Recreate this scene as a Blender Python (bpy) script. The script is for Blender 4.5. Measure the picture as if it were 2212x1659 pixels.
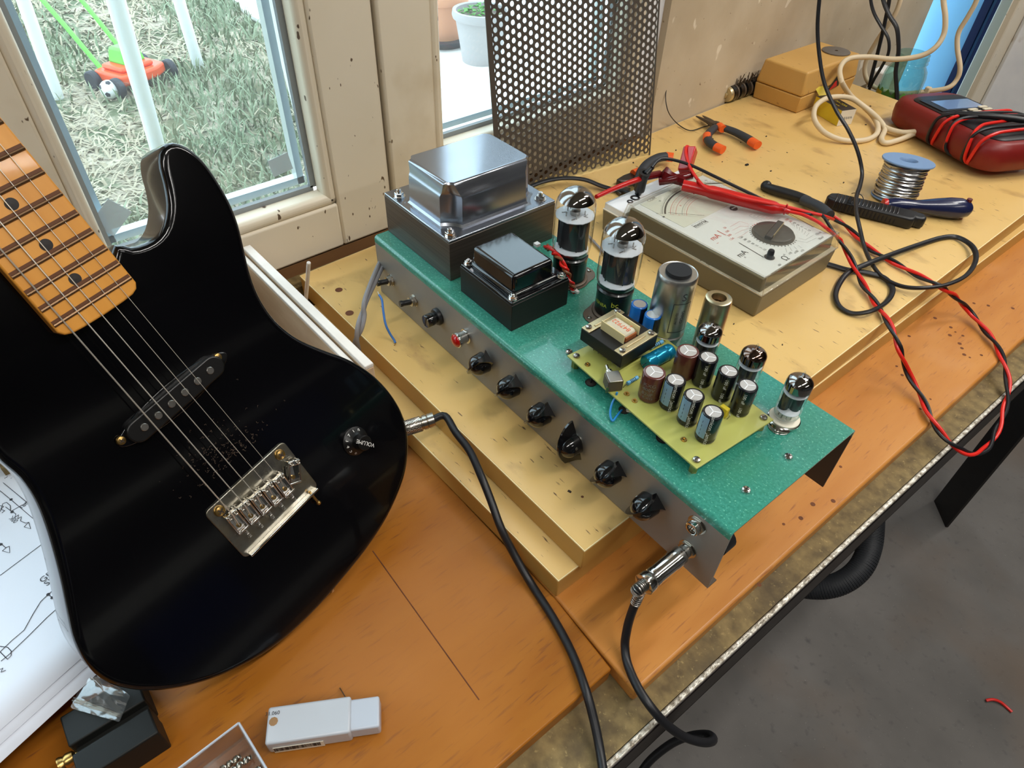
import bpy, math, random
from mathutils import Matrix, Vector
for o in list(bpy.data.objects): bpy.data.objects.remove(o, do_unlink=True)
random.seed(7)
SC = bpy.context.scene
COL = SC.collection
# ------------------------------------------------------------------ camera, world, lights, exposure
RC = Matrix(((0.65025641, 0.75911305, 0.03023202), (0.539868, -0.43372066, -0.72140761), (-0.53451768, 0.48542122, -0.69185048)))
FPX = 1447.717
CH = 0.50338
CAMP = Vector((0, 0, CH))
cam = bpy.data.objects.new('camera', bpy.data.cameras.new('camera')); COL.objects.link(cam)
m = Matrix((RC[0], -RC[1], -RC[2])).transposed().to_4x4(); m.translation = CAMP
cam.matrix_world = m
cam.data.sensor_fit = 'HORIZONTAL'; cam.data.sensor_width = 36.0
cam.data.lens = FPX / 2212 * 36.0
cam.data.clip_start = 0.02; cam.data.clip_end = 200
SC.camera = cam
SC.view_settings.view_transform = 'Standard'; SC.view_settings.look = 'None'
SC.view_settings.gamma = 1.0; SC.view_settings.use_curve_mapping = False
SC.view_settings.exposure = 0.0
SC.cycles.max_bounces = 10; SC.cycles.transparent_max_bounces = 24
SC.cycles.caustics_reflective = False; SC.cycles.caustics_refractive = False
SC.cycles.sample_clamp_indirect = 6.0
SC.cycles.use_denoising = True
w = bpy.data.worlds.new('sky'); SC.world = w; w.use_nodes = True
wn = w.node_tree.nodes; wl = w.node_tree.links
wn['Background'].inputs[0].default_value = (0.86, 0.95, 1.0, 1); wn['Background'].inputs[1].default_value = 5.2

def area(name, loc, target, sx, sy, power, col=(1, 1, 1), portal=False):
    l = bpy.data.lights.new(name, 'AREA'); l.shape = 'RECTANGLE'; l.size = sx; l.size_y = sy; l.energy = power; l.color = col
    o = bpy.data.objects.new(name, l); COL.objects.link(o); o.location = loc
    o.rotation_euler = (Vector(target) - Vector(loc)).to_track_quat('-Z', 'Y').to_euler()
    if portal: l.cycles.is_portal = True
    return o
area('daylight_portal', (-0.80, 0.19, 0.75), (0, 0.19, 0.75), 1.3, 0.34, 1, portal=True)
area('daylight_portal', (-0.80, 0.56, 0.75), (0, 0.56, 0.75), 1.3, 0.24, 1, portal=True)
area('daylight_portal', (-0.80, -0.62, 0.75), (0, -0.62, 0.75), 1.3, 0.7, 1, portal=True)
for lx, ly, p in ((0.45, 0.75, 17), (0.45, -0.75, 12), (1.5, 0.9, 10), (0.15, 1.95, 18)):  # last tube is an added helper that brightens the white far wall
    area('tube_light', (lx, ly, 1.60), (lx, ly, 0), 0.07, 1.15, p, (1.0, 0.97, 0.92))

# ------------------------------------------------------------------ pixel -> place on a known plane of the room
def ray(x, y):
    v = Vector(((x - 1106) / FPX, (y - 829.5) / FPX, 1.0))
    return RC.transposed() @ v
def W(x, y, z): d = ray(x, y); return CAMP + d * ((z - CH) / d.z)
def WX(x, y, X): d = ray(x, y); return CAMP + d * (X / d.x)
def WY(x, y, Y): d = ray(x, y); return CAMP + d * (Y / d.y)
zL, zU, zC, zT, zG, zF = 0.02606, 0.05283, 0.12476, -0.0185, -0.60, -0.87
V3 = Vector

# ------------------------------------------------------------------ mesh builder
def frame(o, z, x=None):
    """matrix with local z along z, local x near x"""
    z = V3(z).normalized(); x = V3(x) if x is not None else (V3((1, 0, 0)) if abs(z.x) < .9 else V3((0, 1, 0)))
    y = z.cross(x).normalized(); x = y.cross(z)
    M = Matrix((x, y, z)).transposed().to_4x4(); M.translation = V3(o); return M
def T(x, y, z): return Matrix.Translation((x, y, z))
def RZ(a): return Matrix.Rotation(math.radians(a), 4, 'Z')
def RX(a): return Matrix.Rotation(math.radians(a), 4, 'X')
def RY(a): return Matrix.Rotation(math.radians(a), 4, 'Y')
def catmull(P, k=6, closed=False):
    P = [V3(p) for p in P]; n = len(P); out = []
    rng = range(n) if closed else range(n - 1)
    for i in rng:
        if closed: a, b, c, d = P[i - 1], P[i], P[(i + 1) % n], P[(i + 2) % n]
        else: a, b, c, d = P[max(i - 1, 0)], P[i], P[i + 1], P[min(i + 2, n - 1)]
        for j in range(k):
            t = j / k
            out.append(0.5 * ((2 * b) + (c - a) * t + (2 * a - 5 * b + 4 * c - d) * t * t + (3 * b - a - 3 * c + d) * t ** 3))
    if not closed: out.append(P[-1])
    return out
class MB:
    def __init__(s): s.v = []; s.f = []; s.m = []
    def add(s, vs, fs, M=None, mat=0):
        b = len(s.v)
        s.v += [tuple(M @ V3(p)) if M is not None else tuple(p) for p in vs]
        s.f += [tuple(b + i for i in f) for f in fs]; s.m += [mat] * len(fs); return s
    def box(s, c, d, M=None, mat=0, top=1.0, topy=None):
        x, y, z = d[0] / 2, d[1] / 2, d[2] / 2; ty = top if topy is None else topy
        vs = [(c[0] + i * x * (top if k > 0 else 1), c[1] + j * y * (ty if k > 0 else 1), c[2] + k * z) for k in (-1, 1) for j in (-1, 1) for i in (-1, 1)]
        return s.add(vs, [(0, 2, 3, 1), (4, 5, 7, 6), (0, 1, 5, 4), (2, 6, 7, 3), (0, 4, 6, 2), (1, 3, 7, 5)], M, mat)
    def lathe(s, prof, M=None, n=24, mat=0, caps=True):
        vs = []; fs = []
        for r, z in prof:
            for i in range(n): a = 2 * math.pi * i / n; vs.append((r * math.cos(a), r * math.sin(a), z))
        k = len(prof)
        for j in range(k - 1):
            for i in range(n): fs.append((j * n + i, j * n + (i + 1) % n, (j + 1) * n + (i + 1) % n, (j + 1) * n + i))
        if caps:
            if prof[0][0] > 1e-6: fs.append(tuple(reversed(range(n))))
            if prof[-1][0] > 1e-6: fs.append(tuple((k - 1) * n + i for i in range(n)))
        return s.add(vs, fs, M, mat)
    def cyl(s, p0, p1, r, r1=None, n=16, mat=0):
        p0 = V3(p0); p1 = V3(p1)
        return s.lathe([(r, 0), (r if r1 is None else r1, (p1 - p0).length)], frame(p0, p1 - p0), n, mat)
    def sphere(s, c, r, n=16, mat=0, sc=(1, 1, 1)):
        pr = [(max(r * math.sin(math.pi * i / (n // 2)), 1e-5), -r * math.cos(math.pi * i / (n // 2))) for i in range(n // 2 + 1)]
        return s.lathe(pr, T(*c) @ Matrix.Diagonal((*sc, 1)), n, mat, False)
    def prism(s, pts, z0, z1, M=None, mat=0, sidemat=None):
        n = len(pts); vs = [(p[0], p[1], z0) for p in pts] + [(p[0], p[1], z1) for p in pts]
        a = sum(pts[i][0] * pts[(i + 1) % n][1] - pts[(i + 1) % n][0] * pts[i][1] for i in range(n))
        top = tuple(range(n, 2 * n)); bot = tuple(reversed(range(n)))
        side = [(i, (i + 1) % n, n + (i + 1) % n, n + i) for i in range(n)]
        if a < 0: top = top[::-1]; bot = bot[::-1]; side = [f[::-1] for f in side]
        s.add(vs, [top, bot], M, mat)
        b = len(s.v) - 2 * n; s.f += [tuple(b + i for i in f) for f in side]; s.m += [mat if sidemat is None else sidemat] * n
        return s
    def tube(s, P, r, n=8, mat=0, smooth=5, flat=1.0, closed=False):
        if smooth: P = catmull(P, smooth, closed)
        P = [V3(p) for p in P]; k = len(P); vs = []; fs = []
        up = None; rr = r if callable(r) else (lambda t: r)
        for i, p in enumerate(P):
            if closed: t = (P[(i + 1) % k] - P[i - 1])
            else: t = (P[min(i + 1, k - 1)] - P[max(i - 1, 0)])
            t.normalize()
            if up is None: up = V3((0, 0, 1)) if abs(t.z) < .9 else V3((1, 0, 0))
            sd = t.cross(up).normalized(); up = sd.cross(t).normalized()
            R = rr(i / max(k - 1, 1))
            for j in range(n):
                a = 2 * math.pi * j / n; vs.append(p + sd * (R * math.cos(a)) + up * (R * flat * math.sin(a)))
        for i in range(k if closed else k - 1):
            for j in range(n): fs.append((i * n + j, i * n + (j + 1) % n, ((i + 1) % k) * n + (j + 1) % n, ((i + 1) % k) * n + j))
        if not closed: fs.append(tuple(reversed(range(n)))); fs.append(tuple((k - 1) * n + j for j in range(n)))
        return s.add(vs, fs, None, mat)
    def text(s, txt, size, M=None, mat=0, fn=None, align='CENTER', depth=0.0, narrow=1.0):
        c = bpy.data.curves.new('t', 'FONT'); c.body = txt; c.size = size; c.align_x = align; c.align_y = 'CENTER'; c.extrude = depth; c.resolution_u = 3
        o = bpy.data.objects.new('t', c); COL.objects.link(o)
        me = bpy.data.meshes.new_from_object(o)
        vs = [V3((v.co.x * narrow, v.co.y, v.co.z)) for v in me.vertices]; fs = [tuple(p.vertices) for p in me.polygons]
        if fn: vs = [fn(v) for v in vs]
        bpy.data.objects.remove(o); bpy.data.curves.remove(c); bpy.data.meshes.remove(me)
        return s.add(vs, fs, M, mat)
    def build(s, name, mats, parent=None, bevel=0, seg=2, ang=35, sub=0, smooth=True, loc=None, label=None):
        me = bpy.data.meshes.new(name); vv = s.v
        if loc is not None: vv = [(a - loc[0], b - loc[1], c - loc[2]) for a, b, c in vv]
        me.from_pydata(vv, [], s.f)
        for mm in (mats if isinstance(mats, (list, tuple)) else [mats]): me.materials.append(M[mm] if isinstance(mm, str) else mm)
        me.polygons.foreach_set('material_index', s.m)
        me.polygons.foreach_set('use_smooth', [smooth] * len(s.f)); me.update()
        if smooth: me.set_sharp_from_angle(angle=math.radians(ang))
        o = bpy.data.objects.new(name, me); COL.objects.link(o)
        if loc is not None: o.location = loc
        if parent is not None: o.parent = parent
        if bevel:
            b = o.modifiers.new('bevel', 'BEVEL'); b.width = bevel; b.segments = seg; b.limit_method = 'ANGLE'; b.angle_limit = math.radians(40); b.harden_normals = False
        if sub:
            b = o.modifiers.new('sub', 'SUBSURF'); b.levels = sub; b.render_levels = sub
        if label: o['label'] = label
        return o
def tag(o, label, cat, group=None):
    o['label'] = label; o['category'] = cat
    if group: o['group'] = group
    return o
def struct(o): o['kind'] = 'structure'; return o
def thing(name, label, cat, Mx=None, group=None):
    o = bpy.data.objects.new(name, None); COL.objects.link(o); o.empty_display_size = 0.02
    if Mx is not None: o.matrix_world = Mx
    return tag(o, label, cat, group)
def copy_tree(o, parent=None):
    c = o.copy(); COL.objects.link(c); c.parent = parent
    for ch in [x for x in o.children]: copy_tree(ch, c)
    return c

# ------------------------------------------------------------------ materials
def lin(c):
    return tuple((x / 255 / 12.92 if x / 255 <= .04045 else ((x / 255 + .055) / 1.055) ** 2.4) for x in c) + (1,)
M = {}
def mat(name, col, rough=.5, metal=0, col2=None, nscale=20, namt=.5, bump=0, bscale=60, coat=0, spec=.5, stretch=None, detail=4, emis=0, rough2=None, bdist=.001, trans=0, ior=1.45, alpha=1, sheen=0):
    m = bpy.data.materials.new(name); m.use_nodes = True; nt = m.node_tree; N = nt.nodes; Lk = nt.links; p = N['Principled BSDF']
    c = lin(col); p.inputs['Base Color'].default_value = c; p.inputs['Roughness'].default_value = rough; p.inputs['Metallic'].default_value = metal
    p.inputs['Coat Weight'].default_value = coat; p.inputs['Coat Roughness'].default_value = .05; p.inputs['Specular IOR Level'].default_value = spec
    p.inputs['Transmission Weight'].default_value = trans; p.inputs['IOR'].default_value = ior; p.inputs['Alpha'].default_value = alpha
    tc = N.new('ShaderNodeTexCoord'); src = tc.outputs['Object']
    if stretch:
        mp = N.new('ShaderNodeMapping'); mp.inputs['Scale'].default_value = stretch; Lk.new(src, mp.inputs[0]); src = mp.outputs[0]
    if col2 is not None or rough2 is not None:
        n = N.new('ShaderNodeTexNoise'); n.inputs['Scale'].default_value = nscale; n.inputs['Detail'].default_value = detail; Lk.new(src, n.inputs['Vector'])
        r = N.new('ShaderNodeMapRange'); r.inputs[1].default_value = .5 - namt / 2; r.inputs[2].default_value = .5 + namt / 2; Lk.new(n.outputs[0], r.inputs[0])
        if col2 is not None:
            x = N.new('ShaderNodeMix'); x.data_type = 'RGBA'; x.inputs[6].default_value = c; x.inputs[7].default_value = lin(col2)
            Lk.new(r.outputs[0], x.inputs[0]); Lk.new(x.outputs[2], p.inputs['Base Color'])
        if rough2 is not None:
            x2 = N.new('ShaderNodeMapRange'); x2.inputs[3].default_value = rough; x2.inputs[4].default_value = rough2; Lk.new(r.outputs[0], x2.inputs[0]); Lk.new(x2.outputs[0], p.inputs['Roughness'])
    if bump:
        n2 = N.new('ShaderNodeTexNoise'); n2.inputs['Scale'].default_value = bscale; n2.inputs['Detail'].default_value = 3; Lk.new(src, n2.inputs['Vector'])
        b = N.new('ShaderNodeBump'); b.inputs['Strength'].default_value = bump; b.inputs['Distance'].default_value = bdist; Lk.new(n2.outputs[0], b.inputs['Height']); Lk.new(b.outputs[0], p.inputs['Normal'])
    if emis: p.inputs['Emission Color'].default_value = c; p.inputs['Emission Strength'].default_value = emis
    M[name] = m; return m
def layer(name, kind, scale, lo, hi, col, stretch=(1, 1, 1), detail=5, rot=0):
    """add a second pattern (stains, grain, specks) over a material's colour"""
    m = M[name]; N = m.node_tree.nodes; Lk = m.node_tree.links; p = N['Principled BSDF']; bc = p.inputs['Base Color']
    tc = N.new('ShaderNodeTexCoord'); mp = N.new('ShaderNodeMapping'); mp.inputs['Scale'].default_value = stretch; mp.inputs['Rotation'].default_value = (0, 0, math.radians(rot)); Lk.new(tc.outputs['Object'], mp.inputs[0])
    if kind == 'noise': n = N.new('ShaderNodeTexNoise'); n.inputs['Detail'].default_value = detail
    elif kind == 'voronoi': n = N.new('ShaderNodeTexVoronoi')
    n.inputs['Scale'].default_value = scale; Lk.new(mp.outputs[0], n.inputs['Vector'])
    r = N.new('ShaderNodeMapRange'); r.inputs[1].default_value = lo; r.inputs[2].default_value = hi; Lk.new(n.outputs[0], r.inputs[0])
    x = N.new('ShaderNodeMix'); x.data_type = 'RGBA'; x.inputs[7].default_value = lin(col)
    if bc.links: Lk.new(bc.links[0].from_socket, x.inputs[6])
    else: x.inputs[6].default_value = bc.default_value
    Lk.new(r.outputs[0], x.inputs[0]); Lk.new(x.outputs[2], bc)
def glass(name, tint=(255, 255, 255), refl=1.0, rough=0.02, base=.04, haze=0):
    m = bpy.data.materials.new(name); m.use_nodes = True; nt = m.node_tree; N = nt.nodes; Lk = nt.links; N.remove(N['Principled BSDF'])
    tr = N.new('ShaderNodeBsdfTransparent'); tr.inputs[0].default_value = lin(tint)
    gl = N.new('ShaderNodeBsdfGlossy'); gl.inputs['Roughness'].default_value = rough
    fr = N.new('ShaderNodeLayerWeight'); fr.inputs[0].default_value = .5
    pw = N.new('ShaderNodeMath'); pw.operation = 'POWER'; pw.inputs[1].default_value = 4.0; Lk.new(fr.outputs['Facing'], pw.inputs[0])
    mu = N.new('ShaderNodeMath'); mu.operation = 'MULTIPLY_ADD'; mu.inputs[1].default_value = refl * .5; mu.inputs[2].default_value = base; mu.use_clamp = True; Lk.new(pw.outputs[0], mu.inputs[0])
    mx = N.new('ShaderNodeMixShader'); Lk.new(mu.outputs[0], mx.inputs[0]); Lk.new(tr.outputs[0], mx.inputs[1]); Lk.new(gl.outputs[0], mx.inputs[2])
    out = mx.outputs[0]
    if haze:
        df = N.new('ShaderNodeBsdfDiffuse'); df.inputs[0].default_value = (.8, .85, .9, 1); m2 = N.new('ShaderNodeMixShader'); m2.inputs[0].default_value = haze
        Lk.new(out, m2.inputs[1]); Lk.new(df.outputs[0], m2.inputs[2]); out = m2.outputs[0]
    Lk.new(out, N['Material Output'].inputs[0]); M[name] = m; return m

mat('yellow', (224, 188, 124), .30, col2=(210, 172, 102), nscale=6, namt=.5, bump=.05, bscale=25)
layer('yellow', 'noise', 16, .58, .80, (160, 122, 78), (1, 1.8, 1), 10, 35)
layer('yellow', 'noise', 60, .675, .74, (104, 78, 56), (1, 5, 1), 3, 50)
mat('yellow_edge', (196, 152, 78), .4, col2=(180, 138, 68), nscale=8)
mat('cream_line', (240, 222, 170), .5)
mat('wood', (196, 134, 66), .36, spec=.4, col2=(178, 112, 46), nscale=7, namt=.6, stretch=(7, 1, 1), bump=.04, bscale=90)
layer('wood', 'noise', 260, .60, .78, (150, 92, 52), (1.5, .16, 1), 2)
layer('wood', 'noise', 5, .55, .75, (202, 148, 98), (1, 1, 1), 3)
mat('wood_b', (164, 104, 34), .36, spec=.35, col2=(146, 84, 20), nscale=7, namt=.6, stretch=(7, 1, 1), bump=.04, bscale=90)
layer('wood_b', 'noise', 260, .58, .76, (116, 68, 34), (1.5, .16, 1), 2)
layer('wood_b', 'noise', 4, .5, .7, (172, 110, 48), (1, 1, 1), 3)
mat('end_grain', (120, 70, 40), .8, col2=(80, 44, 26), nscale=60)
mat('chipboard', (132, 112, 70), .7, col2=(92, 76, 46), nscale=90, namt=.35, bump=.3, bscale=200)
layer('chipboard', 'noise', 14, .5, .7, (70, 58, 40))
layer('chipboard', 'noise', 300, .62, .85, (176, 154, 100))
mat('steel_dark', (72, 68, 68), .42, 1, col2=(44, 38, 36), nscale=30, bump=.2)
mat('steel_edge', (216, 212, 200), .35, .4, col2=(130, 120, 104), nscale=220, namt=.3, bump=.8, bscale=300)
mat('black_paint', (22, 21, 21), .5, col2=(34, 30, 28), nscale=30)
mat('concrete', (112, 108, 104), .8, col2=(88, 85, 82), nscale=5, namt=.4, bump=.2, bscale=70)
layer('concrete', 'noise', 60, .60, .9, (72, 70, 70)); layer('concrete', 'noise', 300, .7, .74, (150, 148, 144))
layer('concrete', 'noise', 2.2, .5, .75, (110, 92, 76))
mat('plaster', (205, 190, 165), .85, col2=(186, 168, 140), nscale=9, bump=.3, bscale=60)
layer('plaster', 'noise', 26, .69, .71, (226, 214, 192), (1, 1, .8), 2); layer('plaster', 'noise', 3, .5, .72, (158, 138, 110))
layer('plaster', 'noise', 110, .70, .74, (120, 96, 74))
mat('room_wall', (150, 140, 128), .9); mat('ceiling', (178, 172, 160), .9); mat('reflect_pale', (214, 212, 204), .7); mat('reflect_dark', (40, 38, 42), .8); mat('reflect_blue', (30, 50, 110), .8); mat('room_dark', (88, 82, 76), .9)  # pale, dark and blue ones serve the made-up backing the guitar mirrors
mat('frame_white', (226, 216, 196), .38, col2=(214, 202, 178), nscale=4, bump=.03)
layer('frame_white', 'noise', 120, .715, .74, (96, 78, 60), (1, 1, .5), 2); layer('frame_white', 'noise', 8, .6, .8, (196, 180, 152))
mat('gasket', (140, 146, 148), .5); mat('spacer', (210, 218, 220), .35, .6)
mat('brown_wood', (124, 88, 52), .7, col2=(96, 64, 36), nscale=30, stretch=(1, .2, 1))
mat('blue_panel', (124, 198, 255), .45); mat('navy', (22, 48, 96), .5); mat('pale_blue', (186, 208, 216), .4)
mat('white_wall', (240, 241, 244), .7, col2=(226, 228, 234), nscale=20); layer('white_wall', 'noise', 12, .62, .7, (188, 172, 156))
mat('grass_soil', (108, 104, 78), .95, col2=(82, 102, 70), nscale=3, namt=.35); layer('grass_soil', 'noise', 7, .46, .6, (176, 164, 144)); layer('grass_soil', 'noise', 90, .5, .7, (84, 92, 62), detail=6)
mat('blade_green', (104, 124, 92), .8, col2=(150, 158, 130), nscale=4); mat('blade_dry', (188, 178, 152), .85, col2=(156, 142, 118), nscale=5)
mat('patio', (236, 232, 226), .8, col2=(222, 218, 212), nscale=8)
mat('pole_white', (236, 240, 242), .4); mat('toy_orange', (232, 84, 34), .4); mat('toy_green', (112, 214, 78), .45); mat('toy_black', (40, 44, 54), .6)
mat('ball_white', (230, 232, 232), .5); mat('terracotta', (206, 146, 112), .7); mat('pot_grey', (172, 168, 168), .65); mat('soil', (84, 66, 56), .95, col2=(140, 128, 118), nscale=60); mat('leaf', (88, 148, 66), .6)
mat('green_top', (44, 122, 104), .25, col2=(60, 142, 124), nscale=420, namt=.4, bump=.35, bscale=260, bdist=.0006, coat=.4, detail=2)
layer('green_top', 'noise', 560, .64, .74, (112, 190, 164), detail=1); layer('green_top', 'noise', 12, .55, .8, (52, 128, 96))
mat('alu', (158, 155, 149), .48, .6, col2=(146, 143, 137), nscale=14, rough2=.56)
mat('alu_dark', (84, 72, 62), .6, .3)
mat('transformer_grey', (156, 160, 168), .13, .9, col2=(140, 145, 154), nscale=5, rough2=.3)
mat('lamination', (104, 96, 88), .36, .75, col2=(82, 76, 70), nscale=160, namt=.5, stretch=(.04, .04, 3), rough2=.45)
mat('black_gloss', (10, 10, 13), .09, coat=.6); mat('black_lam', (38, 35, 32), .4, .4, col2=(28, 26, 24), nscale=160, stretch=(.04, .04, 3))
mat('guitar_black', (4, 4, 5), .07, col2=(6, 6, 9), nscale=5, rough2=.20, coat=.3, spec=.35)
mat('chrome', (214, 212, 208), .12, 1); mat('nickel', (186, 180, 170), .25, 1); mat('brass', (196, 160, 96), .3, 1); mat('steel', (176, 172, 166), .3, 1)
mat('chrome_dirty', (188, 184, 172), .2, 1, col2=(120, 112, 88), nscale=60, rough2=.5, bump=.2)
mat('pickup_black', (13, 12, 12), .35); mat('knob_black', (12, 12, 14), .12, coat=.5); mat('plastic_black', (26, 26, 28), .4); mat('rubber_black', (30, 30, 32), .5); mat('cable_black', (24, 24, 27), .42)
mat('red_gem', (170, 12, 10), .1, coat=.6); mat('red_plastic', (188, 22, 20), .3, coat=.3); mat('red_dark', (92, 14, 18), .2, coat=.5); mat('red_wire', (214, 34, 24), .38)
mat('orange', (236, 96, 34), .4); mat('blue_wire', (66, 118, 190), .4); mat('blue_wire2', (36, 130, 196), .4); mat('grey_cable', (132, 130, 132), .5); mat('cream_cable', (214, 196, 164), .5)
mat('brown_wire', (140, 84, 50), .45); mat('white_plastic', (232, 232, 228), .4); mat('blue_cable', (20, 84, 150), .4)
mat('pcb', (178, 178, 98), .3, col2=(164, 166, 84), nscale=10, coat=.3); mat('pcb_edge', (206, 204, 140), .5)
mat('cap_black', (18, 20, 26), .22, coat=.3); mat('cap_stripe', (118, 152, 172), .3, coat=.3); mat('cap_brown', (86, 44, 38), .25, coat=.4); mat('cap_blue', (28, 110, 196), .28, coat=.3); mat('cap_teal', (24, 132, 170), .2, .6)
mat('cap_top', (206, 204, 202), .35, .6); mat('vent_line', (236, 236, 236), .4); mat('res_blue', (96, 164, 206), .35); mat('print_white', (226, 226, 222), .5); mat('print_grey', (110, 110, 108), .5); mat('print_black', (30, 30, 32), .6)
mat('print_red', (206, 74, 66), .6); mat('print_orange', (214, 96, 60), .6); mat('ink', (52, 52, 58), .7); mat('print_yellow', (190, 190, 60), .5)
mat('brass_plate', (206, 190, 150), .35, .8); mat('bobbin', (222, 204, 150), .35, coat=.3); mat('bobbin_tape', (206, 198, 178), .45, col2=(186, 176, 150), nscale=40); mat('copper', (160, 92, 50), .4, .3)
mat('can_alu', (190, 190, 188), .28, 1, rough2=.4, nscale=10); mat('shield_tin', (196, 184, 152), .3, 1); mat('rubber_dark', (24, 24, 26), .8, bump=.3)
mat('tube_base', (16, 17, 17), .3, coat=.3); mat('plate_grey', (46, 48, 50), .55, .3, col2=(58, 60, 62), nscale=40); mat('mica', (226, 228, 230), .6); mat('getter', (150, 142, 138), .06, 1); mat('getter_brown', (118, 88, 72), .08, 1)
mat('ceramic', (222, 216, 196), .45); mat('socket_brown', (96, 84, 72), .45, .4)
glass('glass_tube', (248, 250, 251), 2.6, .02, .07); glass('glass_lid', (250, 250, 247), 1.1, .03, .04, .012); glass('glass_window', (236, 246, 250), .9, .01, .04, .10); glass('glass_jar', (222, 242, 238), 1.4, .03, .07, .04); glass('bag_clear', (246, 244, 238), 2.2, .14, .22, .06); glass('tape_clear', (190, 206, 206), .6, .3, .04, .45)
glass('plastic_clear', (244, 240, 234), 1.4, .08, .06, .04)
mat('maple', (224, 158, 70), .3, col2=(206, 138, 52), nscale=12, stretch=(1, 6, 1), coat=.2); mat('fret_dirt', (96, 56, 26), .6); mat('fret_wire', (132, 104, 78), .35, .9); mat('dot_black', (30, 24, 22), .5)
mat('string_wound', (206, 200, 188), .35, .55); mat('dust', (128, 108, 92), .95)
mat('olive', (124, 114, 90), .45, col2=(112, 102, 78), nscale=8); mat('meter_white', (232, 234, 236), .35); mat('scale_cream', (222, 222, 210), .4); mat('dial_dark', (66, 62, 56), .45)
mat('beige_box', (206, 162, 92), .45, col2=(192, 148, 80), nscale=10); layer('beige_box', 'noise', 40, .66, .7, (150, 112, 66), (1, 3, 1))
mat('disc_grey', (112, 104, 96), .6, .3); mat('tube_box_black', (44, 34, 30), .5); mat('tube_box_yellow', (214, 190, 48), .5); mat('tube_box_white', (222, 216, 200), .6)
mat('spool_blue', (120, 148, 186), .45); mat('solder', (186, 186, 186), .25, 1, bump=.3)
mat('dmm_red', (128, 26, 22), .42, col2=(108, 22, 20), nscale=14); mat('dmm_black', (34, 30, 32), .45); mat('lcd', (120, 148, 190), .15, coat=.6); mat('button_cream', (206, 196, 172), .5)
mat('plier_grip', (48, 52, 58), .5); mat('plier_steel', (96, 88, 80), .4, .9)
mat('perf_steel', (98, 90, 82), .45, .35, col2=(84, 76, 68), nscale=6)
mat('screwdriver_blue', (26, 32, 66), .25, coat=.4)
mat('drawer_wood', (216, 190, 158), .6, col2=(196, 164, 130), nscale=20, stretch=(1, 1, 4)); mat('drawer_white', (236, 230, 222), .6, col2=(224, 214, 204), nscale=30)
mat('paper', (226, 230, 240), .8); mat('box_black', (16, 17, 16), .5, col2=(26, 27, 25), nscale=12, spec=.3)
mat('case_frost', (198, 204, 212), .35, coat=.2, trans=.15); mat('case_frost2', (184, 192, 204), .35, coat=.2)
mat('drill_steel', (190, 186, 176), .22, 1); mat('debris', (58, 48, 42), .8); mat('hose', (36, 38, 42), .6)
mat('dust_brown', (150, 116, 80), .9)
# ================================================================== the room
def quadbox(name, pts, z0, z1, mats, bevel=0, parent=None, sidemat=None, seg=2):
    b = MB(); b.prism([(p[0], p[1]) for p in pts], z0, z1, None, 0, sidemat); return b.build(name, mats, parent, bevel=bevel, seg=seg)
struct(MB().box((1.42, .3, zF - .02), (4.2, 7.4, .04)).build('floor', 'concrete'))
struct(MB().box((1.42, .3, 1.75), (4.24, 7.4, .04)).build('ceiling', 'ceiling'))
struct(MB().box((3.5, .3, .44), (.05, 7.3, 2.66)).build('wall_right', 'room_wall'))
struct(MB().box((1.4, -3.3, .44), (4.15, .05, 2.66)).build('wall_front', 'room_wall'))
XW = -.662
# window wall: solid below the windows, plaster pier to the right, wall left of the windows
wl_ = MB()
wl_.box((-.76, -1.05, -.412), (.19, 2.9, .90)); wl_.box((-.76, .63, -.412), (.19, .46, .90))
wl_.box((-.69, .850, .44), (.05, .05, 2.6)); wl_.box((-.76, .63, 1.62), (.19, .46, .2)); wl_.box((-.76, -1.05, 1.62), (.19, 2.9, .2)); wl_.box((-.76, -2.15, .80), (.19, 1.7, 1.5))
struct(wl_.build('wall_left', 'white_wall'))
pier = MB(); ya = .868
pier.prism([(-.653, ya), (-.684, 1.905), (-.76, 1.905), (-.715, ya)], zF, 1.74)
struct(pier.build('wall_plaster', 'plaster'))
# far end: blue panel, dark strip, pale frame, white wall  (all about y = 2)
struct(MB().box((-.70, 2.02, .30), (.194, .03, 2.3)).build('door_1', 'blue_panel'))
b = MB().box((-.594, 2.01, .30), (.018, .05, 2.3), mat=0).box((-.578, 2.015, .30), (.014, .04, 2.3), mat=1).box((-.566, 2.0, .3), (.012, .06, 2.3), mat=0); struct(b.build('trim_1', ['navy', 'blue_panel']))
b = MB().box((-.546, 1.99, .30), (.03, .07, 2.3), mat=0).box((-.522, 1.975, .3), (.016, .10, 2.3), mat=1); struct(b.build('trim_2', ['pale_blue', 'frame_white'], bevel=.003))
b = MB().box((-.33, 2.02, .30), (.37, .04, 2.6)).box((-.12, 2.06, .3), (.06, .12, 2.6)); struct(b.build('wall_back', 'white_wall', bevel=.01))
struct(MB().box((1.75, 3.9, .44), (3.6, .05, 2.66)).build('wall_far', 'room_dark'))
struct(MB().box((-.09, 2.95, .44), (.05, 1.9, 2.66)).build('wall_side', 'room_wall'))
# dark backing, pale bands and blue patches, made up for the guitar to mirror
b = MB().box((3.25, .5, .35), (.45, 6.0, 2.3)); struct(b.build('reflect_backing', 'reflect_dark'))
for k, (z, h) in enumerate(((-.35, .07), (.16, .10), (.62, .06), (1.05, .09))): struct(MB().box((3.0, .5, z), (.06, 6.0, h)).build('trim_%d' % (6 + k), 'reflect_pale'))
for k, (y, z) in enumerate(((1.1, -.1), (2.3, .40), (.2, .85))): struct(MB().box((3.0, y, z), (.05, .55, .30)).build('trim_%d' % (10 + k), 'reflect_blue'))
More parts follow.
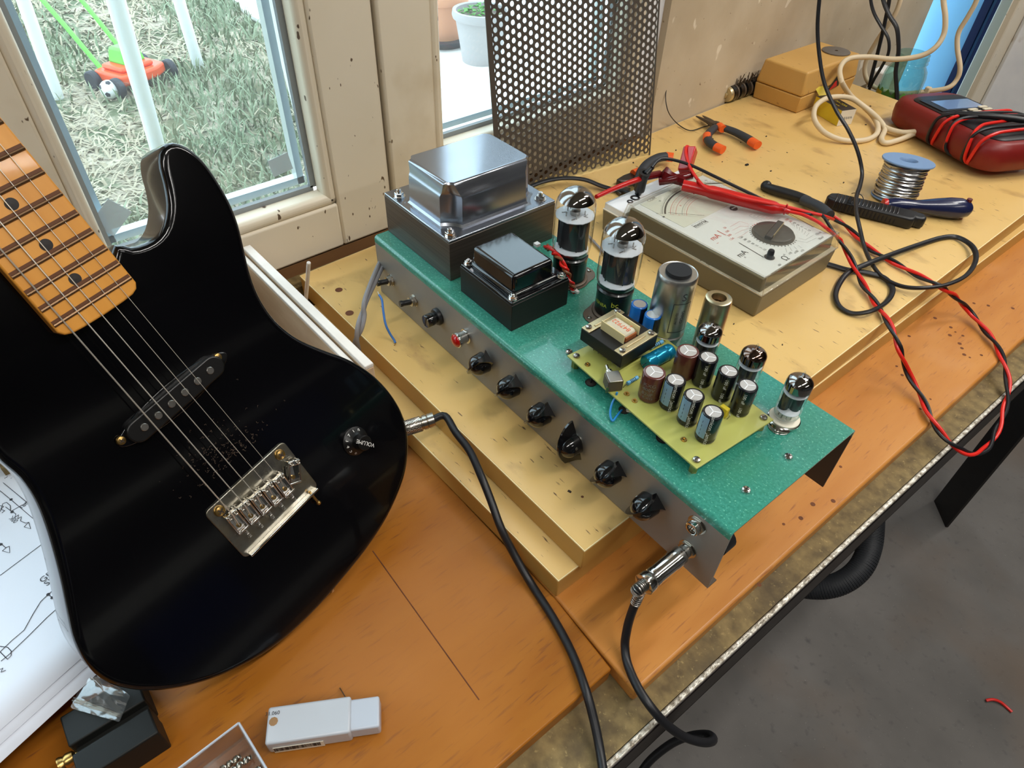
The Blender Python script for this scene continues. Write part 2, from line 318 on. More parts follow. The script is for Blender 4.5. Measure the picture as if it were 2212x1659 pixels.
# windows
def sash(n, y0, y1, z0, sl, sr, gl_y0, gl_y1, gz0):
    f = MB(); X0, X1 = -.70, XW
    f.box(((X0 + X1) / 2, (y0 + gl_y0) / 2 - sl, .8), (X1 - X0, gl_y0 - y0 - 2 * sl, 1.62)) if 0 else None
    def bar(ya, yb, za, zb): f.box(((X0 + X1) / 2, (ya + yb) / 2, (za + zb) / 2), (X1 - X0, yb - ya, zb - za))
    bar(y0, gl_y0 - .016, z0, 1.5); bar(gl_y1 + .016, y1, z0, 1.5); bar(gl_y0 - .016, gl_y1 + .016, z0, gz0 - .016); bar(gl_y0 - .016, gl_y1 + .016, 1.40, 1.5)
    fr = struct(f.build('window_%d' % n, 'frame_white', bevel=.003, seg=3))
    bd = MB()
    for ya, yb, za, zb in ((gl_y0 - .017, gl_y0 - .003, gz0 - .017, 1.41), (gl_y1 + .003, gl_y1 + .017, gz0 - .017, 1.41)): bd.box((-.676, (ya + yb) / 2, (za + zb) / 2), (.026, yb - ya, zb - za))
    bd.box((-.676, (gl_y0 + gl_y1) / 2, gz0 - .010), (.026, gl_y1 - gl_y0 + .034, .014))
    bd.build('glazing_bead', 'frame_white', fr, bevel=.006, seg=4)
    g = MB()
    for ya, yb, za, zb in ((gl_y0 - .004, gl_y0 + .003, gz0, 1.4), (gl_y1 - .003, gl_y1 + .004, gz0, 1.4), (gl_y0, gl_y1, gz0 - .004, gz0 + .002)): g.box((-.689, (ya + yb) / 2, (za + zb) / 2), (.006, yb - ya, zb - za))
    g.build('gasket', 'gasket', fr)
    g = MB()
    for ya, yb, za, zb in ((gl_y0 + .002, gl_y0 + .010, gz0, 1.4), (gl_y1 - .010, gl_y1 - .002, gz0, 1.4), (gl_y0, gl_y1, gz0, gz0 + .008)): g.box((-.708, (ya + yb) / 2, (za + zb) / 2), (.012, yb - ya, zb - za))
    g.build('spacer_bar', 'spacer', fr)
    MB().box((-.695, (gl_y0 + gl_y1) / 2, (gz0 + 1.4) / 2), (.004, gl_y1 - gl_y0, 1.4 - gz0)).build('pane', 'glass_window', fr)
    return fr
w1 = sash(1, -.012, .3875, .053, 0, 0, .078, .300, .125)
w2 = sash(2, .3925, .83, .053, 0, 0, .476, .785, .137)
w3 = sash(3, -1.30, -.03, .053, 0, 0, -1.15, -.12, .125)
g = MB().box((-.69, .39, .78), (.03, .006, 1.44)); struct(g.build('trim_3', 'black_paint'))
# strips of tape stuck on the pane
for k, (x, y, r, s) in enumerate(((606, 356, 8, .024), (240, 470, 38, .030))):
    P = WX(x, y, -.6915); b = MB().box((0, 0, 0), (.0006, s, s * .82), T(*P) @ RX(r)); tag(b.build('tape_piece', 'tape_clear'), ('clear tape square stuck low at the right end of the window glass', 'clear tape square stuck on the glass beside the guitar neck')[k], 'tape', 'tape squares on the window glass')
# ledges under the windows
struct(MB().box((-.675, .35, .022), (.022, 1.02, .058)).build('trim_4', 'brown_wood'))
b = MB().box((-.653, .35, .018), (.024, 1.04, .036)); b.box((-.62, .05, .0), (.075, .28, .030)); struct(b.build('trim_5', 'chipboard'))

# ------------------------------------------------------------------ outside
g = MB(); g.prism([(-.9, -8), (-.9, 9), (-16, 9), (-16, -8)], zG - .05, zG); struct(g.build('ground_lawn', 'grass_soil'))
pp = [W(x, y, zG) for x, y in ((452, -70), (505, 10), (535, 40), (575, 62), (612, 92), (660, 120), (720, 170), (800, 300), (860, 420))]
pp = [(p.x, p.y) for p in pp] + [(-.95, 2.2), (-.95, 9), (-16, 9)]
g = MB(); g.prism(pp, zG, zG + .035); struct(g.build('ground_patio', 'patio', bevel=.01))
random.seed(3)
for nm, mt, cnt, lab in (('grass', 'blade_green', 5200, 'green blades of lawn grass outside the window'), ('dry_grass', 'blade_dry', 4200, 'straw coloured dry grass lying in the lawn outside')):
    b = MB(); vs = []; fs = []
    from mathutils import noise
    i = 0
    while i < cnt:
        px = random.uniform(-60, 760); py = random.uniform(-60, 560) if random.random() < .8 else random.uniform(-60, 120)
        if py < 430 and px > 14 + random.uniform(-8, 8) + (452 + (py + 70) * .86 if py < 10 else 505 + (py - 10) * .82 if py < 100 else 612 + (py - 92) * 1.0): continue
        P = W(px, py, zG)
        nv = noise.noise(V3((P.x * 1.6, P.y * 1.6, 0)))
        if (nm == 'grass') != (nv + random.uniform(-.35, .35) + (.25 if px > 430 else -.05) > .02): continue
        i += 1
        h = random.uniform(.02, .07) if nm == 'grass' else random.uniform(.006, .028); L = h * random.uniform(.3, 1.2) if nm == 'grass' else random.uniform(.03, .08)
        a = random.uniform(0, 6.283); wd = random.uniform(.0015, .0035) * (1 + abs(P.x) * .25); q = V3((math.cos(a), math.sin(a), 0)); s_ = V3((-q.y, q.x, 0)) * wd
        k = len(vs); vs += [P - s_, P + s_, P + q * L * .5 + V3((0, 0, h * .75)) + s_ * .7, P + q * L * .5 + V3((0, 0, h * .75)) - s_ * .7, P + q * L + V3((0, 0, h))]
        fs += [(k, k + 1, k + 2, k + 3), (k + 3, k + 2, k + 4)]
    o = MB().add(vs, fs).build(nm, mt, smooth=False); o['kind'] = 'stuff'; tag(o, lab, 'grass')
for k, (bx, by, tx, ty, r, X) in enumerate(((345, 335, 250, 0, .0255, 0), (125, 212, 50, 0, .0235, 0), (430, 146, 383, -10, .024, 0), (662, 290, 585, -10, .024, 0))):
    P = W(bx, by, zG); Q = WX(tx, ty, P.x + (.25 if k == 0 else .05)); d = (Q - P).normalized()
    b = MB().cyl(P - d * .03, P + d * 2.0, r, n=20)
    tag(b.build('garden_pole', 'pole_white'), ('thick white garden pole standing in front of the toy mower', 'leftmost white garden pole, left of the toy mower', 'white garden pole standing behind right of the toy mower', 'white garden pole close to the right edge of the window glass')[k], 'pole', 'white poles on the lawn')
# toy lawn mower
P = W(292, 182, zG)
tm = thing('toy_mower', 'orange and green plastic toy lawn mower on the lawn outside', 'toy', T(*P) @ RZ(22) @ Matrix.Diagonal((.68, .68, .68, 1)))
b = MB(); b.prism([(-.12, -.16), (.12, -.16), (.15, -.06), (.15, .08), (.11, .17), (-.11, .17), (-.14, .08), (-.14, -.06)], .05, .11); b.prism([(-.09, -.12), (.09, -.12), (.11, .1), (-.1, .1)], .11, .14); b.build('deck', 'toy_orange', tm, bevel=.02, seg=3)
b = MB(); b.box((-.01, .01, .18), (.15, .16, .09), top=.75); b.build('engine_cover', 'toy_green', tm, bevel=.015)
for x, y in ((.10, -.19), (.10, .20), (-.12, -.18), (-.12, .19)):
    MB().cyl((x, y - .022, .055), (x, y + .022, .055), .055, n=20).build('wheel', 'toy_black', tm, bevel=.008)
for s_ in (-1, 1):
    MB().tube([(-.12, .10 * s_, .09), (-.30, .105 * s_, .30), (-.55, .11 * s_, .56)], .014, smooth=4).build('handle_bar', 'toy_green', tm)
b = MB().box((-.50, 0, .52), (.05, .23, .035), Matrix.Identity(4)); b.build('handle_grip', 'toy_green', tm, bevel=.01)
MB().cyl((-.50, -.03, .53), (-.52, -.03, .59), .010).build('gear_lever', 'toy_black', tm)
P = W(244, 213, zG); tb = thing('toy_football', 'small black and white toy football lying by the mower wheel', 'ball', T(P.x, P.y, P.z + .036))
MB().sphere((0, 0, 0), .036, 20).build('ball_skin', 'ball_white', tb)
b = MB()
for k in range(9):
    a = k * 2.4; zz = 1 - 2 * (k + .5) / 9; rr = math.sqrt(1 - zz * zz); d = V3((rr * math.cos(a), rr * math.sin(a), zz)); b.lathe([(.011, .0352), (.0008, .0366)], frame((0, 0, 0), d), 5)
b.build('ball_patches', 'toy_black', tb)
# pots
def pot(name, px, py, r, h, mt, lab, rim):
    P = W(px, py, zG + .035); P.z = zG + .035; t = thing(name, lab, 'plant pot', T(*P), 'plant pots on the patio')
    MB().lathe([(r * .70, 0), (r * .78, h * .3), (r * .92, h * .80), (r * .93, h * .82), (r * 1.02, h * .84), (r * 1.05, h * .9), (r * 1.02, h * .99), (r * .96, h), (r * .9, h * .98), (r * .86, h * .8)], None, 36).build('pot', mt, t)
    MB().lathe([(r * .88, h * .80), (r * .89, h * .88), (.001, h * .9)], None, 30, caps=False).build('soil', 'soil', t)
    b = MB(); vs = []; fs = []
    for i in range(rim[0]):
        a = random.uniform(0, 6.28); q = r * .7 * math.sqrt(random.random()); c = V3((q * math.cos(a), q * math.sin(a), h * .9)); e = random.uniform(.01, .02) * rim[2]; hh = random.uniform(.2, 1) * rim[1]; a2 = random.uniform(0, 6.28)
        d = V3((math.cos(a2), math.sin(a2), 0)); s_ = V3((-d.y, d.x, 0)); k = len(vs)
        vs += [c + V3((0, 0, hh)), c + d * e + s_ * e * .6 + V3((0, 0, hh + e * .4)), c + d * e * 2 + V3((0, 0, hh)), c + d * e - s_ * e * .6 + V3((0, 0, hh + e * .4))]; fs.append((k, k + 1, k + 2, k + 3))
    b.add(vs, fs).build('foliage', 'leaf', t, smooth=False); return t
pot('plant_pot', 1040, 130, .125, .215, 'pot_grey', 'grey pot with a small seedling, on the patio outside', (60, .03, 1.0))
t = pot('plant_pot', 957, 92, .125, .22, 'terracotta', 'terracotta pot on a black saucer, behind the grey pot', (420, .16, 1.2))
MB().lathe([(.11, -.0), (.135, .03), (.14, .035), (.125, .032)], None, 30).build('saucer', 'toy_black', t)
for p in ((1120, 40), (1190, 20)):
    pass

# ================================================================== the bench
bench = thing('workbench', 'steel edged workbench with a speckled brown chipboard top', 'workbench')
s0, s1 = W(1314, 1659, -.0185), W(1955, 1059, -.0185); dx = (s1.x - s0.x) / (s1.y - s0.y)
def ex_(y): return s0.x + dx * (y - s0.y)
y0b, y1b = -.55, 1.60
MB().prism([(ex_(y0b) - .004, y0b), (ex_(y1b) - .004, y1b), (-.64, y1b), (-.64, y0b)], -.050, zT).build('bench_top', 'chipboard', bench)
b = MB(); b.prism([(ex_(y0b) + .001, y0b), (ex_(y1b) + .001, y1b), (ex_(y1b) - .0035, y1b), (ex_(y0b) - .0035, y0b)], -.020, zT + .0012); b.build('worn_edge', 'steel_edge', bench, bevel=.001, label='bright worn steel edge')
b = MB(); b.prism([(ex_(y0b) + .002, y0b), (ex_(y1b) + .002, y1b), (ex_(y1b) - .0035, y1b), (ex_(y0b) - .0035, y0b)], -.065, -.0205); b.prism([(ex_(y0b) + .002, y0b), (ex_(y1b) + .002, y1b), (ex_(y1b) - .045, y1b), (ex_(y0b) - .045, y0b)], -.068, -.0655); b.build('edge_rail', 'steel_dark', bench, bevel=.0015)
lx, ly = -.030, 1.470
MB().prism([(-.0537, 1.526), (.0022, 1.468), (.007, 1.473), (-.044, 1.527), (-.030, 1.560), (-.036, 1.563)], zF, -.066).build('leg', 'black_paint', bench, bevel=.001)
MB().box((-.58, -.45, -.46), (.06, .06, .81)).build('leg', 'black_paint', bench, bevel=.002)
MB().box((-.58, 1.48, -.46), (.06, .06, .81)).build('leg', 'black_paint', bench, bevel=.002)
MB().box((-.13, -.45, -.46), (.06, .06, .81)).build('leg', 'black_paint', bench, bevel=.002)
# planks
A = [W(1374, 1496, 0), W(1819, 1080, 0), W(2167, 773, 0)]
dA = (A[2].x - A[0].x) / (A[2].y - A[0].y)
def eA(y): return A[0].x + dA * (y - A[0].y)
b = MB(); b.prism([(eA(.2105), .2105), (eA(1.585), 1.585), (-.40, 1.585), (-.40, .2230), (-.175, .2172)], -.018, 0, None, 0)
tag(b.build('wood_plank', 'wood', bevel=.003, seg=3), 'pale beech plank with a rounded front edge, running under the yellow boards', 'plank')
pB = [W(1321, 1445, 0), W(885, 960, 0)]
b = MB(); eB0 = W(1321, 1445, 0); eB1 = W(1075, 1659, 0); db = (eB1.x - eB0.x) / (eB1.y - eB0.y)
b.prism([(eB0.x, .2098), (eB0.x + db * (-.5 - .21), -.5), (-.638, -.5), (-.638, .2222), (-.175, .2166)], -.018, 0)
tag(b.build('wood_plank', 'wood_b', bevel=.0015), 'darker reddish brown plank under the guitar and the drill case', 'plank')
# faint seam across the darker plank
b = MB(); p0 = W(805, 1190, 0); p1 = W(1035, 1512, 0); b.tube([(p0.x, p0.y, -.0002), (p1.x, p1.y, -.0002)], .0006, 5, smooth=0); tag(b.build('scored_line', 'end_grain'), 'dark line scored across the darker plank', 'scratch')
# small holes in the plank
random.seed(5)
hp = [(1985, 672), (2185, 697), (1783, 749), (2112, 780), (2080, 757), (1912, 816), (1912, 847), (1980, 902), (1963, 1005)]
def disc(b, P, r, M_=None, n=12, sx=1): b.lathe([(r, 0), (.0001, .0001)], T(*P) @ Matrix.Diagonal((sx, 1, 1, 1)), n, 0, False)
b = MB()
for x, y in ((2104, 655), (2135, 660), (2188, 666), (2020, 687), (2054, 707), (2052, 724), (2064, 717), (2080, 725), (2073, 742), (2078, 752), (2083, 766), (2095, 772), (2120, 767), (1937, 791), (1949, 810), (1964, 726), (2010, 862), (1988, 883), (1816, 1008), (1756, 1089), (1730, 1119), (1693, 1132), (1800, 1082), (2035, 908), (1640, 1263)):
    b = MB(); disc(b, W(x, y, .0002), random.uniform(.0012, .0024)); b.build('drill_hole', 'end_grain', bpy.data.objects['wood_plank'])
# two yellow boards
def board(name, pts, z0, z1, lab, holes=()):
    t = thing(name, lab, 'board', None, 'yellow laminated boards')
    b = MB(); b.prism(pts, z0, z1 - .0016, None, 0); b.build('core', 'yellow_edge', t, bevel=.001)
    c = V3((sum(p[0] for p in pts) / 4, sum(p[1] for p in pts) / 4, 0))
    b = MB(); b.prism(pts, z1 - .0016, z1 - .0003, None, 1); b.prism([((p[0] - c.x) * .9965 + c.x, (p[1] - c.y) * .9985 + c.y) for p in pts], z1 - .0003, z1, None, 0); b.build('laminate', ['yellow', 'cream_line'], t)
    if holes:
        for x, y, r in holes: b = MB(); disc(b, W(x, y, z1 + .0002), r, n=20); b.build('peg_hole', 'end_grain', t)
    return t
l0, l1 = W(1206.5, 1255, zL), W(2212, 497, zL)
board('yellow_board', [(l0.x, l0.y), (l1.x + (l1.x - l0.x) * .25, 1.36), (-.60, 1.36), (-.612, .2155)], .0004, zL, 'lower yellow laminated board, sticking out under the one carrying the amplifier')
u0, u1, ub = W(1263, 1190.5, zU), W(2212, 463, zU), W(647, 595, zU)
due = (u1.x - u0.x) / (u1.y - u0.y)
board('yellow_board', [(u0.x, u0.y), (u0.x + due * (1.335 - u0.y), 1.322), (-.662, 1.368), (ub.x, ub.y)], zL + .0003, zU, 'upper yellow laminated board carrying the amplifier and the test meters', [(732, 626, .0042), (755, 676, .0045), (699, 622, .001), (1258, 838 + 235, .0012)])
# little crumbs on the boards
random.seed(11)
CRL = ['', 'dark crumb nearest the near handle of the pliers', 'dark crumb just left of the pliers handles', 'dark crumb between the pliers and the solder reel', 'dark crumb above the black test probe', 'dark crumb left of the solder reel', 'dark crumb in front of the cream cable loop', 'dark crumb between the meter lid and the pliers', '', 'dark crumb by the bottom right corner of the perforated sheet', 'reddish crumb behind the left power valve', 'dark crumb beneath the cream cable crossing', 'dark crumb on the board strip in front of the amplifier', 'dark crumb behind the black test probe', 'dark crumb left of the red banana plug', 'dark crumb at the foot of the perforated sheet', 'dark crumb below the jaws of the pliers', 'dark crumb behind the jaws of the side cutters', 'dark crumb in front of the olive meter case', 'dark crumb between the tin shield can and the olive meter']
crumbs = [(1613, 357, 6, 'black'), (1655, 295, 3, 0), (1600, 308, 2, 0), (1665, 370, 3, 0), (1720, 430, 3, 0), (1822, 395, 3, 0), (1880, 230, 3, 0), (1560, 350, 2, 0), (1484, 246, 3, 1), (1368, 352, 3, 0), (1260, 437, 3, 0), (1870, 270, 3, 0), (1230, 1062, 3, 0), (1700, 330, 2, 0), (1460, 325, 3, 0), (1335, 300, 2, 0), (1540, 300, 2, 0), (1310, 345, 3, 0), (1690, 745, 2, 0), (1585, 700, 2, 0)]
for i, (x, y, s_, c) in enumerate(crumbs):
    P = W(x, y, zU); r = s_ * .0005; b = MB().box((0, 0, r * .4), (r * 2.2, r * 1.2, r * .8), T(*P) @ RZ(random.uniform(0, 180)), top=.7)
    if i == 0: tag(b.build('rubber_foot', 'black_paint', bevel=.0005), 'small black block lying between the pliers and the clear meter lid', 'block')
    elif i == 8: tag(b.build('wire_scrap', 'orange'), 'tiny orange wire scrap near the plaster wall', 'scrap')
    else: tag(b.build('debris_crumb', 'debris'), 'tiny ' + CRL[i], 'crumb', 'crumbs on the upper yellow board')
# ================================================================== the amplifier (local frame: a along the panel, b to the back, h up from the green top)
C0 = W(808, 509, zC); C1 = W(1580, 1153, zC); exA = (C1 - C0).normalized()
MC = Matrix((exA, V3((-exA.y, exA.x, 0)), V3((0, 0, 1)))).transposed().to_4x4(); MC.translation = C0; MCi = MC.inverted()
def CL(x, y, h=0.0): return MCi @ W(x, y, zC + h)
def PAN(x, y, b):
    d = ray(x, y); n = V3(MC.col[1][:3]); s = ((C0 + n * b - CAMP).dot(n)) / d.dot(n); return MCi @ (CAMP + d * s)
amp = thing('amplifier', 'open valve guitar amplifier with hammered green top and bare metal front panel', 'amplifier', MC)
LC, WC, HC = .4645, .155, .0712
random.seed(2)
def bend(c, r, a0, a1, k=7): return [(c[0] + r * math.cos(math.radians(a0 + (a1 - a0) * i / k)), c[1] + r * math.sin(math.radians(a0 + (a1 - a0) * i / k))) for i in range(k + 1)]
rb = .0042
prf = [(0, -.0075)] + bend((rb, -rb), rb, 180, 90) + bend((WC - .002, -.002), .002, 90, 0) + [(WC, -.0068), (WC - .0017, -.0068)] + bend((WC - .002, -.002), .0004, 0, 90, 2) + bend((rb, -rb), rb - .0017, 90, 180) + [(.0017, -.0075)]
MBAC = Matrix(((0, 0, 1, 0), (1, 0, 0, 0), (0, 1, 0, 0), (0, 0, 0, 1)))
ch = MB().prism(prf, 0, LC, MBAC).build('chassis_top', 'green_top', amp, ang=40)
MB().box((LC / 2, .0009, -(HC + .0070) / 2), (LC, .0016, HC - .0070)).build('front_panel', 'alu', amp)
MB().box((LC / 2, WC - .0009, -(HC + .0070) / 2), (LC, .0016, HC - .0070)).build('rear_panel', 'alu_dark', amp)
b = MB().box((LC / 2 + .0, .006, -HC + .0006), (LC, .009, .0012)); b.build('panel_lip', 'alu_dark', amp)
MB().lathe([(.0001, 0), (.0105, .0002), (.0105, .012), (.0001, .0125)], frame((.452, .010, -.036), (0, 1, 0)), 20).build('speaker_jack', 'plastic_black', amp)
def hexnut(b, M_, r, h, mat=0): b.lathe([(r * .93, 0), (r, h * .1), (r, h * .9), (r * .93, h)], M_, 6, mat)
def bolt(parent, P, r=.0042, up=.006, name='bolt', mt='chrome'):
    b = MB(); b.lathe([(r * 1.35, 0), (r * 1.35, .0007)], T(*P), 16); hexnut(b, T(P[0], P[1], P[2] + .0007) @ RZ(random.uniform(0, 60)), r, r * .8); b.lathe([(r * .5, 0), (r * .5, up), (r * .4, up + .0004)], T(*P), 12)
    return b.build(name, mt, parent, smooth=True)
def screw(parent, P, r=.0028, mt='nickel', slot='x', nrm=(0, 0, 1), name='screw', rz=0):
    F = frame(P, nrm) @ RZ(rz); b = MB(); b.lathe([(r, 0), (r, r * .25), (r * .85, r * .55), (r * .4, r * .7), (.0001, r * .72)], F, 16, 0)
    b.box((0, 0, r * .70), (r * 1.1, r * .22, r * .12), F, 1)
    if slot == 'x': b.box((0, 0, r * .70), (r * .22, r * 1.1, r * .12), F, 1)
    return b.build(name, [mt, 'debris'], parent)
# --- power transformer
a0, a1, b0, b1, hc = .0004, .1152, .0168, .1482, .0445
b = MB().box(((a0 + a1) / 2, (b0 + b1) / 2, hc / 2 - .0015), (a1 - a0, b1 - b0, hc - .003)); pt = b.build('power_transformer', 'lamination', amp, bevel=.0005, label='large power transformer core of bare laminations')
b = MB().box(((a0 + a1) / 2, (b0 + b1) / 2, hc - .0014), (a1 - a0, b1 - b0, .0028)); b.build('flange', 'transformer_grey', pt, bevel=.0012, seg=3)
def bell(cx, cy, hx, hy, z0, z1, notch, tx, ty, r, ztop):
    """end bell: rings of an outline with scooped corners, shoulder and flat top"""
    def outline(hx, hy, nt, k=7, rr=.006):
        pts = []
        for sx, sy in ((1, 1), (-1, 1), (-1, -1), (1, -1)):
            A_ = V3((cx + sx * hx, cy + sy * (hy - nt), 0)); B_ = V3((cx + sx * (hx - nt), cy + sy * hy, 0)); Cc = V3((cx + sx * hx, cy + sy * hy, 0))
            mid = (A_ + B_) / 2 + ((V3((cx, cy, 0)) - Cc).normalized() * nt * (.28 if nt > .006 else -.35))
            if sx * sy < 0: A_, B_ = B_, A_
            seg = [(1 - t) ** 2 * A_ + 2 * t * (1 - t) * mid + t * t * B_ for t in [i / (k - 1) for i in range(k)]]
            pts += seg
        return pts
    lev = [(z0, hx + .004, hy + .004, notch, 0), (z0 + .0008, hx + .0015, hy + .0015, notch, 0), (z0 + .003, hx, hy, notch, 0), (z1 - .0155, hx - .0008, hy - .0008, notch, 0), (z1 - .0135, hx - .0014, hy - .0014, notch * .95, 0), (z1 - .011, hx - .0030, hy - .0028, notch * .8, 0), (z1 - .0022, tx + .0020, ty + .0020, .0075, 0), (z1 - .0006, tx + .0006, ty + .0006, .0065, 0), (z1, tx - .0006, ty - .0006, .006, 0), (z1, tx - .0016, ty - .0016, .0058, 0)]
    vs = []; fs = []; n = 28
    for z, ax, ay, nt, _ in lev:
        for p in outline(ax, ay, max(nt, .0055)): vs.append((p.x, p.y, z))
    for j in range(len(lev) - 1):
        for i in range(n): fs.append((j * n + i, j * n + (i + 1) % n, (j + 1) * n + (i + 1) % n, (j + 1) * n + i))
    fs.append(tuple((len(lev) - 1) * n + i for i in range(n)))
    return MB().add(vs, fs)
bell(.0612, .0800, .0418, .0540, hc, .0885, .015, .0345, .0485, .008, .0885).build('end_bell', 'transformer_grey', pt, ang=28)
for x, y in ((.0165, .0250), (.1075, .0232), (.1045, .1370), (.010, .1400)): bolt(pt, (x, y, hc), .0046, .0075)
# --- output transformer (black)
a0, a1, b0, b1, hc2 = .1335, .2098, .0155, .0826, .0300
ot = MB().box(((a0 + a1) / 2, (b0 + b1) / 2, hc2 / 2 - .001), (a1 - a0, b1 - b0, hc2 - .002)).build('output_transformer', 'black_lam', amp, bevel=.0005, label='smaller black output transformer')
MB().box(((a0 + a1) / 2, (b0 + b1) / 2, hc2 - .0006), (a1 - a0 - .001, b1 - b0 - .001, .0026)).build('flange', 'black_gloss', ot, bevel=.001, seg=3)
b = MB(); b.box((.1722, .0470, hc2 + .0024), (.068, .053, .0040), top=.93); b.build('bell_step', 'black_gloss', ot, bevel=.0018, seg=3)
MB().box((.1722, .0460, hc2 + .0115), (.0615, .0470, .019), top=.965).build('end_bell', 'black_gloss', ot, bevel=.0035, seg=4)
for x, y in ((.1385, .0215), (.2040, .0210), (.2050, .0770), (.1385, .0775)): bolt(ot, (x, y, hc2 + .0008), .0034, .0048)
# --- power valves
def power_tube(a, b_, rot=0, printed=False):
    B = thing.__call__ if 0 else None
    t = MB().lathe([(.0150, .0035), (.0163, .004), (.0163, .0255), (.0168, .0262), (.0168, .0285), (.0150, .0300), (.0001, .0302)], T(a, b_, 0), 36).build('power_valve', 'tube_base', amp, label='power valve with black base and silvered glass dome')
    g = MB(); pr = [(.0140, .0290), (.0164, .0312), (.0180, .0360), (.0186, .0420), (.0186, .0780)]
    for i in range(1, 9): q = i / 8 * math.pi / 2; pr.append((max(.0186 * math.cos(q), .0001), .0780 + .0185 * math.sin(q)))
    g.lathe(pr, T(a, b_, 0), 40, caps=False); g.build('glass_envelope', 'glass_tube', t, ang=60)
    g = MB(); pr = []
    for i in range(0, 9): q = .42 + i / 8 * (math.pi / 2 - .42); pr.append((max(.0180 * math.cos(q), .0001), .0780 + .0179 * math.sin(q)))
    g.lathe(pr, T(a, b_, 0), 40, caps=False); g.build('getter_flash', 'getter', t, ang=60)
    F = T(a, b_, 0) @ RZ(rot)
    g = MB(); g.prism([(.0135 * math.cos(i * math.pi / 14) * (1 if i % 28 else 1), .0085 * math.sin(i * math.pi / 14)) for i in range(28)], .0370, .0695, F); g.box((0, .0, .0532), (.0305, .0012, .0325), F)
    for s in (-1, 1): g.box((s * .008, -.0088, .0532), (.0012, .0008, .032), F)
    g.build('anode', 'plate_grey', t)
    g = MB(); n = 48; pts = [((.0176 if i % 6 else .0183) * math.cos(2 * math.pi * i / n), (.0176 if i % 6 else .0183) * math.sin(2 * math.pi * i / n)) for i in range(n)]
    g.prism(pts, .0697, .0703, F); g.build('mica_spacer', 'mica', t)
    g = MB(); g.prism([(x * .9, y * .9) for x, y in pts], .0352, .0358, F); g.build('mica_spacer', 'mica', t)
    g = MB()
    for q in (20, 95, 160, 230, 300): g.cyl(F @ V3((.009 * math.cos(math.radians(q)), .009 * math.sin(math.radians(q)), .0703)), F @ V3((.009 * math.cos(math.radians(q)), .009 * math.sin(math.radians(q)), .0745)), .0006, n=8)
    g.lathe([(.0045, .0705), (.0048, .0745), (.0025, .0755), (.0001, .0755)], F, 16)
    g.tube([F @ V3((-.006, .004, .0703)), F @ V3((-.007, .006, .079)), F @ V3((-.003, .006, .0835))], .0004, 5)
    for q in range(5): g.box((.0105 * math.cos(q * 1.3), .0105 * math.sin(q * 1.3), .0706), (.004, .0006, .0006), F @ RZ(q * 20))
    g.build('getter_support', 'steel', t)
    g = MB()
    for q in range(8): g.cyl(F @ V3((.007 * math.cos(q * .785), .007 * math.sin(q * .785), .0295)), F @ V3((.006 * math.cos(q * .785), .006 * math.sin(q * .785), .0365)), .0006, n=6)
    g.build('lead_wires', 'steel', t)
    # socket ring and plate
    sk = MB(); pts = [(.0195 * math.cos(q), .0195 * math.sin(q)) for q in [math.radians(i * 15) for i in range(24)]]
    hull = []
    for i in range(36):
        q = 2 * math.pi * i / 36; r_ = .0205 + .0085 * max(0, abs(math.cos(q)) - .72) / .28; hull.append((r_ * math.cos(q), r_ * math.sin(q)))
    sk.prism(hull, .0001, .0013, T(a, b_, 0) @ RZ(-100)); sk.build('socket_plate', 'socket_brown', t, bevel=.0004)
    MB().lathe([(.0185, .0013), (.0185, .0028), (.0172, .0036), (.0150, .0036)], T(a, b_, 0), 32).build('socket', 'socket_brown', t)
    for s in (0, 180):
        q = math.radians(-100 + s); screw(t, (a + .0248 * math.cos(q), b_ + .0248 * math.sin(q), .0013), .0022)
    return t
t1 = power_tube(.1795, .1120, 25); t2 = power_tube(.2428, .1085, 25)
def wrap(r, a, b_, z0, th0):
    """text laid along a cylinder: text x runs around (lower side up), text y runs up"""
    return lambda v: V3((a + r * math.cos(th0 + v.x / r), b_ + r * math.sin(th0 + v.x / r), z0 + v.y))
def wrapv(r, a, b_, z0, th0):
    """text running down the cylinder"""
    return lambda v: V3((a + r * math.cos(th0 + v.y / r), b_ + r * math.sin(th0 + v.y / r), z0 - v.x))
thc = math.atan2(-.88, -.10)   # direction from the amp toward the camera is worked out below
cdir = (MCi @ CAMP); 
def thcam(a, b_): return math.atan2(cdir.y - b_, cdir.x - a)
g = MB(); g.text('bc', .0075, None, 0, wrap(.01645, .2428, .1085, .019, thcam(.2428, .1085) + .12)); g.text('·ADE', .0030, None, 0, wrap(.01645, .2428, .1085, .0135, thcam(.2428, .1085) + .12)); g.text('6SN8A', .0050, None, 0, wrap(.01645, .2428, .1085, .016, thcam(.2428, .1085) - .75)); g.build('base_print', 'print_yellow', t2, smooth=False)
